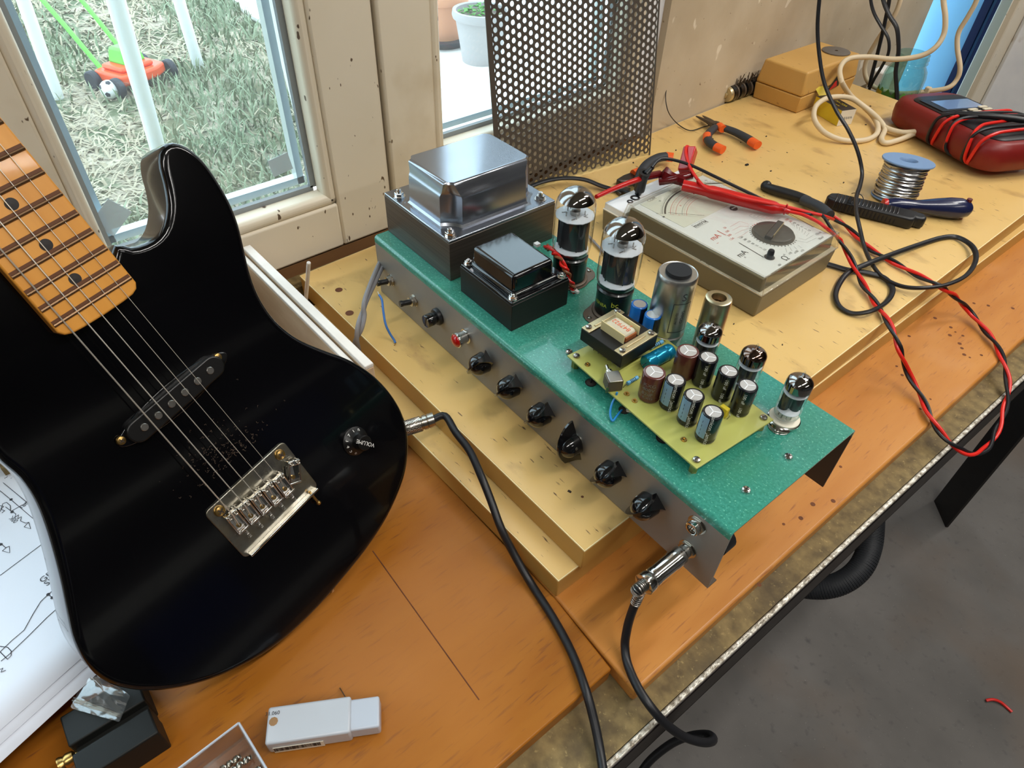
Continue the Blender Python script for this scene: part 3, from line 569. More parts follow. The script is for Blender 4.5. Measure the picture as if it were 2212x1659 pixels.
# --- filter capacitor can, tinned valve shield
a, b_ = .2978, .1175
cn = MB().lathe([(.0158, 0), (.0158, .006), (.0166, .0072), (.0166, .011), (.0157, .0122), (.0163, .0140), (.0168, .0150), (.0168, .0660), (.0166, .0690), (.0158, .0705), (.0152, .0700), (.0001, .0698)], T(a, b_, 0), 44).build('capacitor_can', 'can_alu', amp, label='brushed aluminium can capacitor')
MB().lathe([(.0105, .0699), (.0108, .0712), (.0104, .0730), (.0001, .0733)], T(a, b_, 0), 28).build('rubber_plug', 'rubber_dark', cn)
th = thcam(a, b_)
g = MB(); fn = wrap(.01692, a, b_, 0, th + .55)
def rrect(g, x0, x1, y0, y1, w_, fn):
    for X0, X1, Y0, Y1 in ((x0, x1, y0, y0 + w_), (x0, x1, y1 - w_, y1), (x0, x0 + w_, y0, y1), (x1 - w_, x1, y0, y1)):
        n = max(1, int((X1 - X0) / .001)); 
        vs = [fn(V3((X0 + (X1 - X0) * i / n, y, 0))) for i in range(n + 1) for y in (Y0, Y1)]
        g.add(vs, [(2 * i, 2 * i + 2, 2 * i + 3, 2 * i + 1) for i in range(n)])
rrect(g, -.007, .010, .020, .050, .0006, fn)
g.text('SAFCO', .0042, None, 0, wrapv(.01692, a, b_, .036, th + .72)); g.text('32+32 MF', .0030, None, 0, wrapv(.01692, a, b_, .035, th + .42)); g.text('S', .010, None, 0, wrap(.01692, a, b_, .056, th + .62)); g.build('can_print', 'ink', cn, smooth=False)
a, b_ = .3300, .1345
sh = MB().lathe([(.0112, 0), (.0112, .054), (.0108, .0560), (.0098, .0566), (.0062, .0566), (.0060, .0560), (.0060, .050)], T(a, b_, 0), 36, caps=False).build('valve_shield', 'shield_tin', amp, label='tin shield can open at the top')
MB().lathe([(.0058, .0495), (.0001, .0495)], T(a, b_, 0), 20, caps=False).build('valve_top', 'getter_brown', sh)
# --- small signal valves
def small_tube(a, b_, tint, rot=0, hh=.0, socket=True):
    t = MB().lathe([(.0118, .0022), (.0118, .0040), (.0105, .0046), (.0060, .0046)], T(a, b_, 0), 30).build('signal_valve', 'ceramic', amp, label='small signal valve in a pale ceramic socket')
    g = MB(); pr = [(.0070, .0060), (.0090, .0066), (.0098, .0082), (.0099, .0110), (.0099, .0410)]
    for i in range(1, 8): q = i / 8 * math.pi / 2; pr.append((.0099 * math.cos(q), .0410 + .0062 * math.sin(q)))
    pr += [(.0018, .0473), (.0013, .0485), (.0012, .0505), (.0005, .0520), (.0001, .0523)]
    g.lathe(pr, T(a, b_, 0), 30, caps=False); g.build('glass_envelope', 'glass_tube', t, ang=60)
    g = MB(); pr = [(.00965, .0352), (.0097, .0408)]
    for i in range(1, 8): q = i / 8 * math.pi / 2; pr.append((.0097 * math.cos(q), .0408 + .0060 * math.sin(q)))
    pr += [(.0014, .0469), (.0010, .0486), (.0001, .049)]
    g.lathe(pr, T(a, b_, 0), 30, caps=False); g.build('getter_flash', tint, t, ang=60)
    F = T(a, b_, 0) @ RZ(rot); g = MB()
    for s in (-1, 1): g.prism([(s * .0042 + .0036 * math.cos(i * .5236), .0030 * math.sin(i * .5236)) for i in range(12)], .0135, .0310, F)
    g.box((0, 0, .0222), (.0170, .0006, .0172), F); g.build('anode', 'plate_grey', t)
    g = MB(); g.lathe([(.0092, .0312), (.0092, .0317), (.0001, .0317)], F, 24); g.build('mica_spacer', 'mica', t)
    g = MB(); g.lathe([(.0088, .0126), (.0088, .0131), (.0001, .0131)], F, 24); g.build('mica_spacer', 'mica', t)
    g = MB()
    for q in range(9): g.cyl(F @ V3((.0058 * math.cos(q * .66), .0058 * math.sin(q * .66), .0062)), F @ V3((.0052 * math.cos(q * .66), .0052 * math.sin(q * .66), .0126)), .0005, n=6)
    g.build('lead_wires', 'steel', t)
    hull = []
    for i in range(40):
        q = 2 * math.pi * i / 40; r_ = .0122 + .0060 * max(0, abs(math.cos(q)) - .70) / .30; hull.append((r_ * math.cos(q), r_ * math.sin(q)))
    MB().prism(hull, .0001, .0010, T(a, b_, 0) @ RZ(-75)).build('socket_plate', 'chrome', t, bevel=.0003)
    MB().lathe([(.0124, .0010), (.0126, .0026), (.0119, .0030)], T(a, b_, 0), 30, caps=False).build('socket_rim', 'chrome', t)
    for s in (0, 180):
        q = math.radians(-75 + s); screw(t, (a + .0158 * math.cos(q), b_ + .0158 * math.sin(q), .0010), .0020)
    return t
P = CL(1541, 694, .051); small_tube(P.x, P.y, 'getter', 20)
P = CL(1637, 745, .051); small_tube(P.x, P.y, 'getter_brown', 60)
P = CL(1738, 806, .051); small_tube((.4232 + P.x) / 2, (.1185 + P.y) / 2, 'getter', 40)
# --- circuit board
PO = V3((.2726, .0242, 0)); pex = (V3((.4178, .0156, 0)) - PO).normalized(); LP, WP, hP = .1455, .0850, .0118
MP = Matrix((pex, V3((-pex.y, pex.x, 0)), V3((0, 0, 1)))).transposed().to_4x4(); MP.translation = PO; MPi = MP.inverted()
b = MB(); b.box((LP / 2, WP / 2, hP - .0008), (LP, WP, .0016), MP); pcb = b.build('circuit_board', 'pcb', amp, bevel=.0003, label='pale green circuit board raised on brass standoffs')
def PL(x, y, h=0.0): return MPi @ CL(x, y, hP + h)
def pw(x, y, z): return MP @ V3((x, y, z))
for x, y in ((.0055, .0055), (LP - .0055, .0055), (.0055, WP - .0055), (LP - .0055, WP - .0055)):
    b = MB(); hexnut(b, MP @ T(x, y, 0), .0034, hP - .0018); b.build('standoff', 'brass', pcb)
    screw(pcb, pw(x, y, hP), .0030, slot='-', rz=70)
for x, y in ((1269, 788), (1337, 838), (1354, 851), (1371, 866), (1477, 950), (1500, 912 + 0)):
    P = PL(x, y); P = pw(P.x, P.y, hP); b = MB().lathe([(.0012, 0), (.0013, .0006), (.0024, .0006), (.0024, 0)], T(*P), 14, caps=False); b.lathe([(.0007, 0), (.0007, .0025)], T(*P), 8); b.build('solder_pin', 'brass', pcb)
def cap(px, py, r, h, body, stripe=None, txt=None, tsz=.004, top=.76, vents=True, htop=None, lab=None):
    P = PL(px, py, h); a, b_ = pw(P.x, P.y, 0).xy; F = T(a, b_, hP)
    c = MB().lathe([(r * .90, .0004), (r * .98, .0010), (r, .0020), (r, .0030), (r * .965, .0040), (r, .0052), (r, h - .0014), (r * .97, h - .0004), (r * .90, h), (r * top, h), (r * top, h - .0002), (.0001, h - .0002)], F, 32, caps=False).build('capacitor', body, pcb)
    if lab: c['label'] = lab
    MB().lathe([(r * top, h - .00005), (.0001, h - .00005)], F, 28, caps=False).build('capacitor_top', 'cap_top', c)
    th = thcam(a, b_)
    if vents:
        v = MB()
        for q in (0, 120, 240): v.box((r * top * .48, 0, h + .0001), (r * top * .96, .0006, .0003), F @ RZ(q + 40))
        v.build('vent_score', 'vent_line', c)
    if stripe:
        s = MB(); n = 10; w_ = 1.15; t0 = th - .62 - w_ / 2 if stripe == 'cap_stripe' else th + .3
        if stripe == 'far': t0 = th + 2.0
        R = r * 1.004; zs = (.0056, h - .0014, h - .0003); rs = (R, R, r * .955)
        vs = [(a + rs[k] * math.cos(t0 + w_ * i / n), b_ + rs[k] * math.sin(t0 + w_ * i / n), hP + zs[k]) for k in range(3) for i in range(n + 1)]
        fs = [(k * (n + 1) + i, k * (n + 1) + i + 1, (k + 1) * (n + 1) + i + 1, (k + 1) * (n + 1) + i) for k in range(2) for i in range(n)]
        s.add(vs, fs)
        s.build('polarity_stripe', 'cap_stripe' if body == 'cap_black' else 'cap_black', c)
        if stripe == 'cap_stripe':
            s = MB()
            for k in range(5):
                z_ = hP + h * (.2 + .15 * k); fn = wrapv(r * 1.008, a, b_, z_, th - .62); s.add([fn(V3((x, y, 0))) for x, y in ((0, -.0002), (.0022, -.0002), (.0022, .0002), (0, .0002))], [(0, 1, 2, 3)])
            s.build('minus_marks', 'print_black', c, smooth=False)
    if txt:
        s = MB()
        for tt, dth, z_, sz in txt: s.text(tt, sz, None, 0, wrapv(r * 1.008, a, b_, hP + z_, th + dth) if dth < 9 else wrap(r * 1.008, a, b_, hP + z_, th + dth - 10), narrow=1.15)
        s.build('print', 'print_white' if body != 'cap_brown' else 'print_grey', c, smooth=False)
    return c
H1 = .0272; rB = .0078
jam = [('Jamicon  Jamicon', .22, H1 * .50, .0042)]
for px, py in ((1460, 820), (1500, 853), (1541, 889)): cap(px, py, rB, H1, 'cap_black', 'cap_stripe', jam, lab='black capacitor with a light blue stripe')
for px, py in ((1531, 771), (1575, 801), (1616, 832)): cap(px, py, rB, H1, 'cap_black', 'far', [('100 uF   100 uF', .12, H1 * .45, .0034)], lab='plain black capacitor')
for px, py, tx in ((1414, 803, [('KXG', 9.9, .0185, .0042), ('400V', 9.85, .0140, .0042), ('82uF', 9.8, .0095, .0042), ('KXG', 9.9, .0055, .0036)]), (1487, 757, None)): cap(px, py, .0088, .0262, 'cap_brown', None, tx, lab='brown capacitor')
for px, py in ((1382, 656), (1411, 679)): cap(px, py, .0072, .0225, 'cap_blue', 'dark', None, vents=False, lab='bright blue capacitor')
# lying teal axial capacitor, resistors
p0, p1 = PL(1394, 787, .006), PL(1449, 757, .007); p0 = pw(p0.x, p0.y, hP + .0068); p1 = pw(p1.x, p1.y, hP + .0068)
F = frame(p0, p1 - p0); L = (p1 - p0).length; r = .0066
c = MB().lathe([(.0001, 0), (r * .9, .0001), (r, .0010), (r, L * .28), (r * .95, L * .31), (r, L * .34), (r, L * .74), (r * .95, L * .76), (r, L * .78), (r, L - .001), (r * .9, L), (.0001, L)], F, 28).build('axial_capacitor', 'cap_teal', pcb, label='metallic teal capacitor lying flat')
MB().cyl(p0 - (p1 - p0) * .12, p0, .0004, n=6).build('lead_wires', 'steel', c)
def resistor(x0, y0, x1, y1, r):
    p0, p1 = PL(x0, y0, .003), PL(x1, y1, .003); p0 = pw(p0.x, p0.y, hP + r * 1.2); p1 = pw(p1.x, p1.y, hP + r * 1.2); F = frame(p0, p1 - p0); L = (p1 - p0).length
    c = MB().lathe([(.0001, 0), (r, .0004), (r, L * .16), (r * .82, L * .22), (r * .82, L * .78), (r, L * .84), (r, L - .0004), (.0001, L)], F, 16).build('resistor', 'res_blue', pcb)
    b = MB()
    for k in (.3, .42, .54, .68): b.lathe([(r * .86, L * k), (r * .86, L * (k + .05))], F, 16, caps=False)
    b.build('colour_bands', 'print_black', c); 
    d = (p1 - p0).normalized()
    for p, s in ((p0, -1), (p1, 1)): MB().tube([p, p + d * .002 * s, p + d * .0035 * s - V3((0, 0, r)), p + d * .0036 * s - V3((0, 0, r * 1.5))], .0003, 6).build('lead_wire', 'steel', c)
resistor(1355, 827, 1378, 813, .0017); resistor(1404, 750, 1432, 736, .0019)
P = PL(1562, 893, .002); P = pw(P.x, P.y, hP); b = MB().box((P.x, P.y, P.z + .0045), (.007, .004, .009)); b.build('film_capacitor', 'tube_box_yellow', pcb, bevel=.0006)
P = PL(1571, 905, 0); P = pw(P.x, P.y, hP); MB().tube([(P.x, P.y, P.z), (P.x + .001, P.y, P.z + .005), (P.x - .004, P.y + .003, P.z + .006)], .0004, 6).build('lead_wire', 'steel', pcb)
# board transformer: laminated core tipped on pins
hT = .0105
q = [CL(*p, hP + hT + .0125) for p in ((1256, 707), (1343, 768), (1423, 723), (1333, 664))]
cx = sum((p.x for p in q)) / 4; cy = sum((p.y for p in q)) / 4
ta = (q[1] - q[0]).normalized(); tL = ((q[1] - q[0]).length + (q[2] - q[3]).length) / 2; tW = ((q[2] - q[1]).length + (q[3] - q[0]).length) / 2
tb_ = V3((-ta.y, ta.x, 0)); MT = Matrix((ta, tb_, V3((0, 0, 1)))).transposed().to_4x4(); MT.translation = V3((cx, cy, hP + hT))
lt = MB().box((0, 0, .0055), (tL, tW, .012), MT).build('board_transformer', 'black_lam', pcb, bevel=.0005, label='small laminated transformer with an exposed bobbin')
for s in (-1, 1):
    b = MB(); b.box((s * tL * .40, 0, .0122), (tL * .19, tW, .0010), MT); b.box((s * tL * .38, 0, .0130), (.0022, tW * .55, .0010), MT); b.build('clamp_plate', 'brass_plate', lt, bevel=.0004)
    for s2 in (-1, 1): screw(lt, MT @ V3((s * tL * .41, s2 * tW * .40, .0127)), .0028, slot='-', rz=30 + 20 * s2)
b = MB(); b.box((0, 0, .0135), (tL * .50, tW * .36, .0085), MT, 0); b.build('winding', 'bobbin_tape', lt, bevel=.003, seg=4)
b = MB()
for s in (-1, 1): b.box((0, s * tW * .21, .0125), (tL * .56, .0010, .0150), MT)
b.build('bobbin_flange', 'bobbin', lt, bevel=.0004)
b = MB(); b.box((tL * .255, 0, .0125), (.0016, tW * .30, .006), MT); b.build('copper_layer', 'copper', lt)
b = MB(); b.text('847922', .0062, MT @ T(0, .001, .0179) @ RZ(180)); b.text('6', .004, MT @ T(.006, .006, .0179) @ RZ(180)); b.build('print', 'print_orange', lt, smooth=False)
for k in range(6):
    for s in (-1, 1): 
        p = MT @ V3((-tL * .30 + k * tL * .12, s * tW * .30, .0)); MB().cyl(p, (p.x, p.y, hP), .0005, n=6).build('pin', 'steel', lt)
b = MB(); b.box((0, 0, -.003), (tL * .55, tW * .75, .0055), MT); b.build('bobbin_base', 'bobbin', lt, bevel=.0008)
# toggle switch hanging over the board's front edge
P = CL(1325, 822, hP + .007); F = T(P.x, P.y, hP) @ RZ(-28)
tg = MB().box((0, 0, .0058), (.0115, .0125, .0100), F).build('toggle_switch', 'socket_brown', pcb, bevel=.0004)
MB().box((0, 0, .0112), (.0122, .0105, .0010), F).build('metal_cap', 'steel', tg, bevel=.0003)
F2 = F @ T(-.0058, 0, .0062) @ RY(-90)
b = MB(); hexnut(b, F2 @ T(0, 0, .0008), .0042, .0018); b.lathe([(.0028, 0), (.0028, .0060), (.0022, .0068), (.0014, .007), (.0012, .0115), (.0015, .0125), (.0001, .0128)], F2, 16); b.build('bushing', 'nickel', tg)
b = MB(); b.box((.0055, -.0062, .003), (.0006, .002, .006), F); b.build('solder_lug', 'brass', tg)
# wires on the amplifier
def wire(name, pts, r, mt, parent=amp, n=8, sm=5): return MB().tube(pts, r, n, 0, sm).build(name, mt, parent)
def CW(l): return [tuple(CL(x, y, h)) for x, y, h in l]
wire('blue_wire', CW([(1333, 848, .014), (1330, 857, .010), (1322, 872, .006), (1318, 893, .003), (1323, 909, .002), (1332, 899, .002), (1341, 888, .001), (1348, 884, -.004)]), .0009, 'blue_wire2')
for k, (r_, off) in enumerate(((.0008, 0), (.0008, .0016), (.0008, -.0016))): wire('board_wire', CW([(1346, 884 + k * 2, -.003), (1358, 887 + k, .001), (1372, 889 + k, .004), (1392, 893 + k, .006)]), r_, ('white_plastic', 'brown_wire', 'cream_cable')[k])
for x, y, r_, w_ in ((1276, 827, .0042, 'cable_black'), (1348, 886, .0040, None), (1432, 947, .0048, 'red_wire'), (1240, 628, .0036, None)):
    P = CL(x, y); b = MB().lathe([(r_, .0001), (r_ * .95, .0002), (.0001, .0002)], T(P.x, P.y, 0), 22, caps=False); b.lathe([(r_ * 1.12, .0), (r_ * 1.14, .0006), (r_ * 1.0, .0007)], T(P.x, P.y, 0), 22, 1, caps=False); b.build('grommet_hole', ['debris', 'plastic_black'], amp)
    if w_ == 'cable_black': wire('board_wire', [(P.x, P.y, -.001), (P.x - .001, P.y + .002, .004), (P.x - .002, P.y + .006, .009)], .0009, w_)
    if w_ == 'red_wire':
        wire('board_wire', [(P.x - .003, P.y - .001, 0), (P.x + .002, P.y + .002, .0035), (P.x + .010, P.y + .010, .006)], .0009, 'orange'); wire('board_wire', [(P.x - .002, P.y - .002, 0), (P.x + .003, P.y + .001, .003), (P.x + .011, P.y + .009, .006)], .0009, 'cable_black')
# twisted leads of the output transformer with a tie
base = CW([(1180, 532, .030), (1190, 540, .034), (1203, 552, .034), (1218, 575, .028), (1230, 600, .017), (1238, 622, .006), (1240, 634, -.003)])
cm = catmull(base, 9)
for k, mt in enumerate(('red_wire', 'brown_wire', 'red_wire')):
    pts = []
    for i, p in enumerate(cm):
        t = (cm[min(i + 1, len(cm) - 1)] - cm[max(i - 1, 0)]).normalized(); s = t.cross(V3((0, 0, 1))).normalized(); u = s.cross(t); q_ = i * (.55 if k else .1) + k * 2.1
        pts.append(p + s * (.0018 * math.cos(q_)) + u * (.0018 * math.sin(q_)))
    MB().tube(pts, .0014, 7, 0, 0).build('transformer_lead', mt, amp)
P = V3(CW([(1239, 629, .002)])[0]); b = MB().lathe([(.0031, 0), (.0033, .0012), (.0031, .0024)], T(P.x, P.y, P.z + .001) @ RX(14), 16, caps=False); b.box((.0045, 0, .0020), (.004, .0030, .0024), T(P.x, P.y, P.z)); b.build('cable_tie', 'white_plastic', amp)
P = V3(CW([(1160, 528, .030)])[0]); MB().box((P.x, P.y, P.z), (.005, .005, .003)).build('lead_tag', 'white_plastic', amp)
# screws on the green top
for x, y in ((1611, 1060), (1702, 988), (1229, 762)): P = CL(x, y); screw(amp, (P.x, P.y, 0), .0034, 'chrome', rz=20)
# --- front panel controls; local z of these frames points out of the panel
def FP(a, h): return Matrix(((1, 0, 0, a), (0, 0, -1, .0001), (0, 1, 0, h), (0, 0, 0, 1)))   # x=a, y=h, z=-b
def washer(parent, F, r=.0062, nut=.0050, mt='nickel'):
    b = MB(); b.lathe([(r, 0), (r, .0006), (nut * .8, .0006)], F, 24); b.build('washer', mt, parent)
    b = MB(); hexnut(b, F @ T(0, 0, .0006) @ RZ(12), nut, .0022); b.build('hex_nut', mt, parent)
def chicken(a, h, ang, parent=amp):
    F = FP(a, h) @ T(0, 0, .0035) @ RZ(ang); r = .0100
    k = MB().lathe([(.0001, 0), (r * 1.02, .0), (r, .0025), (r * .97, .007)] + [(max(r * .97 * math.cos(q), .0001), .007 + r * .95 * math.sin(q)) for q in [i * math.pi / 16 for i in range(1, 9)]], F, 30).build('pointer_knob', 'knob_black', parent, ang=50, label='black pointer knob')
    zt_ = lambda x: .0184 * math.sqrt(max(0.0, 1 - (max(0, x + .001) / .0236) ** 2)) if x > -.001 else .0184 - .0060 * ((-x - .001) / .0135) ** 1.6
    F3 = F; cols_ = [-.0145, -.0125, -.010, -.007, -.004, -.001, .002, .005, .008, .011, .014, .017, .0195, .0215, .0225]; rows_ = 5
    b = MB(); vs = []; fs = []; nr = rows_ + 1
    for x in cols_:
        wb_ = .0056 + .0016 * max(0, -x / .0145) if x < 0 else .0056 * (1 - (x / .0235) ** 1.3)
        for sgn in (-1, 1):
            for j in range(nr): f_ = j / rows_; vs.append((x, sgn * (wb_ + (.0009 - wb_) * f_ ** .6), zt_(x) * f_))
    L2 = 2 * nr
    for c in range(len(cols_) - 1):
        o0, o1 = c * L2, (c + 1) * L2
        for j in range(rows_): fs += [(o0 + j, o1 + j, o1 + j + 1, o0 + j + 1), (o1 + nr + j, o0 + nr + j, o0 + nr + j + 1, o1 + nr + j + 1)]
        fs.append((o0 + nr - 1, o1 + nr - 1, o1 + L2 - 1, o0 + L2 - 1))
    fs.append(tuple(list(range(nr - 1, -1, -1)) + list(range(nr, L2)))); oe = (len(cols_) - 1) * L2; fs.append(tuple(list(range(oe, oe + nr)) + list(range(oe + L2 - 1, oe + nr - 1, -1))))
    b.add(vs, fs, F3); b.build('pointer_wing', 'knob_black', k, ang=32)
    MB().lathe([(.0014, 0), (.0012, .0004), (.0001, .0004)], frame(F @ V3((.002, -.0093, .006)), F.to_3x3() @ V3((.2, -1, 0))), 10).build('grub_screw', 'steel', k)
    b = MB(); b.lathe([(.0066, 0), (.0066, .0006), (.0048, .0006)], FP(a, h), 20); hexnut(b, FP(a, h) @ T(0, 0, .0006) @ RZ(8), .0062, .0022); b.build('hex_nut', 'chrome', k)
for (x, y), ang in zip(((1032, 789), (1094, 840), (1160, 900), (1226, 965), (1308, 1028), (1388, 1098)), (238, 234, 232, 103, 232, 232)):
    P = PAN(x, y, -.011); chicken(P.x, P.z if P.z < -.03 else (P.z - .033) / 2, ang)
for x, y in ((842, 606), (892, 650)):
    P = PAN(x, y, -.002); F = FP(P.x, P.z); s = MB().lathe([(.0052, .0028), (.0052, .0055), (.0040, .0058)], F, 20).build('toggle_switch', 'nickel', amp, label='toggle switch with a black bat lever'); washer(s, F, .0066, .0060)
    b = MB().tube([F @ V3((0, 0, .005)), F @ V3((-.0008, .0006, .010)), F @ V3((-.002, .0012, .0165))], lambda t: .0030 - .0003 * t + (.0006 if t > .7 else 0), 12); b.build('lever', 'plastic_black', s)
P = PAN(942, 685, -.003); F = FP(P.x, P.z)
s = MB().lathe([(.0088, 0), (.0088, .0030), (.0080, .0042), (.0060, .0044)], F, 26).build('fuse_holder', 'plastic_black', amp, label='black fuse holder')
MB().lathe([(.0055, .004), (.0055, .0075), (.0066, .0078), (.0066, .0150), (.0062, .0156), (.0001, .0156)], F, 24).build('fuse_cap', 'knob_black', s); MB().box((0, 0, .0157), (.0115, .0014, .0006), F @ RZ(75)).build('slot', 'debris', s)
P = PAN(983, 737, -.013); F = FP(P.x, P.z)
s = MB().lathe([(.0075, 0), (.0075, .0012), (.0062, .0014), (.0062, .0080), (.0072, .0084), (.0076, .0100), (.0074, .0118), (.0066, .0122)], F, 28).build('pilot_lamp', 'chrome', amp, label='chrome pilot lamp with a red jewel')
MB().lathe([(.0066, .0115), (.0064, .0130), (.0050, .0145), (.0028, .0153), (.0001, .0155)], F, 24).build('jewel', 'red_gem', s)
P1 = PAN(1498, 1140, -.004); P2 = PAN(1480, 1190, -.003)
for k, P in enumerate((P1, P2)):
    F = FP(P.x, P.z); s = MB().lathe([(.0054, .0), (.0054, .0062), (.0048, .0066), (.0036, .0066), (.0034, .0055), (.0034, .001)], F, 26, caps=False).build('input_jack', 'chrome', amp); washer(s, F, .0078, .0072, 'nickel')
    MB().lathe([(.0034, .0012), (.0001, .0012)], F, 20, caps=False).build('jack_hole', 'debris', s)
J2 = P2
# ================================================================== the guitar (local frame: x toward the headstock, y toward the bass side, z out of the face)
MG = Matrix(((-.41092966, .26675987, .87176601), (-.20654632, -.95861002, .19597309), (.88796139, -.09952891, .44901956))).to_4x4(); MG = MG @ Matrix.Scale(.972, 4); MG.translation = (-.31881, .059114, .11913)
MGi = MG.inverted(); gs = .9288; ZB = -.0105
def GP(x, y, z=0.0):
    d = ray(x, y); n = V3(MG.col[2][:3]); o = MG @ V3((0, 0, z)); s = (o - CAMP).dot(n) / d.dot(n); return MGi @ (CAMP + d * s)
gt = thing('electric_guitar', 'black electric guitar with maple fretboard, leaning back against the window', 'guitar', MG)
edge = [(250, 528), (285, 533), (322, 522), (346, 503), (359, 478), (364, 440), (359, 400), (349, 362), (346, 332), (353, 314), (368, 306), (390, 308), (418, 323), (448, 352), (478, 396), (502, 440), (519, 485), (530, 530), (540, 575), (555, 622), (577, 664), (607, 701), (650, 733), (705, 757), (760, 778), (812, 812), (852, 856), (876, 902), (885, 948), (883, 1000), (870, 1052), (838, 1122), (795, 1188), (744, 1252), (690, 1314), (630, 1372), (578, 1412), (529, 1440), (470, 1467), (407, 1486), (360, 1494), (310, 1496), (265, 1490), (232, 1477), (203, 1455), (178, 1424), (160, 1383), (148, 1330), (136, 1270), (122, 1212), (104, 1150), (82, 1092), (50, 1040), (5, 1000)]
ol = [GP(x, y, ZB) for x, y in edge]; ol = [V3((p.x, p.y, 0)) for p in ol]
e = ol[-1]
ol += [V3((e.x + .030, e.y - .002, 0)), V3((e.x + .065, e.y + .010, 0)), V3((e.x + .105, e.y + .032, 0)), V3((e.x + .145, e.y + .046, 0)), V3((e.x + .178, e.y + .040, 0)), V3((e.x + .190, e.y + .018, 0)), V3((e.x + .176, e.y - .006, 0)), V3((e.x + .150, e.y - .030, 0)), V3((e.x + .140, e.y - .052, 0)), V3((.262, .018, 0)), V3((.235, .006, 0)), V3((.195, .0, 0)), V3((.178, -.018, 0))]
sm = catmull(ol, 3, True)
# resample evenly
def resample(P, step, closed=True):
    out = [P[0]]; acc = 0; Q = P + [P[0]] if closed else P
    for i in range(1, len(Q)):
        a_, b_ = Q[i - 1], Q[i]; L = (b_ - a_).length
        while acc + L >= step:
            t = (step - acc) / L; a_ = a_.lerp(b_, t); out.append(a_.copy()); L = (b_ - a_).length; acc = 0
        acc += L
    if closed and (out[-1] - out[0]).length < step * .5: out.pop()
    return out
sm = resample(sm, .0045); n = len(sm)
ar = sum(sm[i].x * sm[(i + 1) % n].y - sm[(i + 1) % n].x * sm[i].y for i in range(n))
if ar < 0: sm = sm[::-1]
nor = []
for i in range(n):
    t = sm[(i + 2) % n] - sm[i - 2]; nor.append(V3((t.y, -t.x, 0)).normalized())
vs = []; fs = []; RR = .0046; TH = .040; lev = []
for k in range(6): q = k / 5 * math.pi / 2; lev.append((RR * (1 - math.sin(q)), ZB - RR * (1 - math.cos(q)) if 0 else ZB - RR * (1 - math.cos(q))))
lev = [(RR * (1 - math.sin(q)), ZB - RR * (1 - math.cos(q))) for q in [k / 5 * math.pi / 2 for k in range(6)]]
lev += [(0, ZB - TH * .5)] + [(RR * (1 - math.cos(q)), ZB - TH + RR * (1 - math.sin(q))) for q in [k / 5 * math.pi / 2 for k in range(6)]]
lev = [(RR * 1.15, ZB + .0)] + lev
mz = min((MG @ V3(((sm[i] - nor[i] * l[0]).x, (sm[i] - nor[i] * l[0]).y, l[1]))).z for i in range(n) for l in lev); print('GUITAR_MINZ', mz, [tuple(round(c, 3) for c in x) for x in (GP(0, 590, 0), e)])
for ins, z in lev:
    for i in range(n): p = sm[i] - nor[i] * ins; vs.append((p.x, p.y, z))
for j in range(len(lev) - 1):
    for i in range(n): fs.append((j * n + (i + 1) % n, j * n + i, (j + 1) * n + i, (j + 1) * n + (i + 1) % n))
fs.append(tuple(range(n))); fs.append(tuple(reversed(range((len(lev) - 1) * n, len(lev) * n))))
MB().add(vs, fs).build('body', 'guitar_black', gt, ang=50)
def FU(k): return .648 * gs * 2 ** (-k / 12)
def hw(u): return (.0281 - (u / gs - .1818) * .0155) * gs
uE = FU(22) - .0093
# neck and fretboard
pts = []; uN = .602
r = .010
for q in range(5): a = q / 4 * math.pi / 2; pts.append((uE + .0035 + r * (1 - math.cos(a)) * .7, -hw(uE) + r * (1 - math.sin(a)))) if 0 else None
L_ = [(uE + .0055, -hw(uE) + .0), (uE + .0022, -hw(uE) + .0022), (uE + .0006, -hw(uE) + .006), (uE, -hw(uE) * .5), (uE - .0003, 0), (uE, hw(uE) * .5), (uE + .0006, hw(uE) - .006), (uE + .0022, hw(uE) - .0022), (uE + .0055, hw(uE))]
pts = L_ + [(uN, hw(uN)), (uN, -hw(uN))]
nk = MB().prism(pts, ZB + .0003, -.0006).build('fretboard', 'maple', gt, bevel=.0012, seg=3)
b = MB(); k = 12; secs = [(.172, 1.0), (.26, .95), (.40, .9), (.60, .85)]
vs = []; fs = []
for u, s in secs:
    for i in range(k + 1): a = math.pi * i / k; vs.append((u, math.cos(a) * hw(u), ZB - .0 - math.sin(a) * .0135 * s))
for j in range(len(secs) - 1):
    for i in range(k): fs.append((j * (k + 1) + i, j * (k + 1) + i + 1, (j + 1) * (k + 1) + i + 1, (j + 1) * (k + 1) + i))
fs.append(tuple(range(k + 1))); b.add(vs, fs); b.build('neck', 'maple', gt)
hd = MB(); hd.prism([(.600, -.020), (.64, -.026), (.70, -.034), (.77, -.030), (.785, -.012), (.77, .012), (.70, .030), (.63, .026), (.600, .020)], -.024, -.010); hd.build('headstock', 'maple', gt, bevel=.002)
for f in range(9, 23):
    u = FU(f); h = hw(u) - .0008
    fr = MB().box((u + .0013, 0, -.00045), (.0030, 2 * h, .0002)).build('fret_grime', 'fret_dirt', gt)
    MB().tube([(u, -h, -.0005), (u, h, -.0005)], .0011, 8, 0, 0, 1.0).build('fret', 'fret_wire', gt)
for f in (12, 15, 17, 19, 21):
    u = (FU(f) + FU(f - 1)) / 2
    for yy in ((-.012, .012) if f == 12 else (0,)): MB().lathe([(.0034, -.0004), (.0001, -.0003)], T(u, yy, 0), 20, caps=False).build('position_dot', 'dot_black', gt)
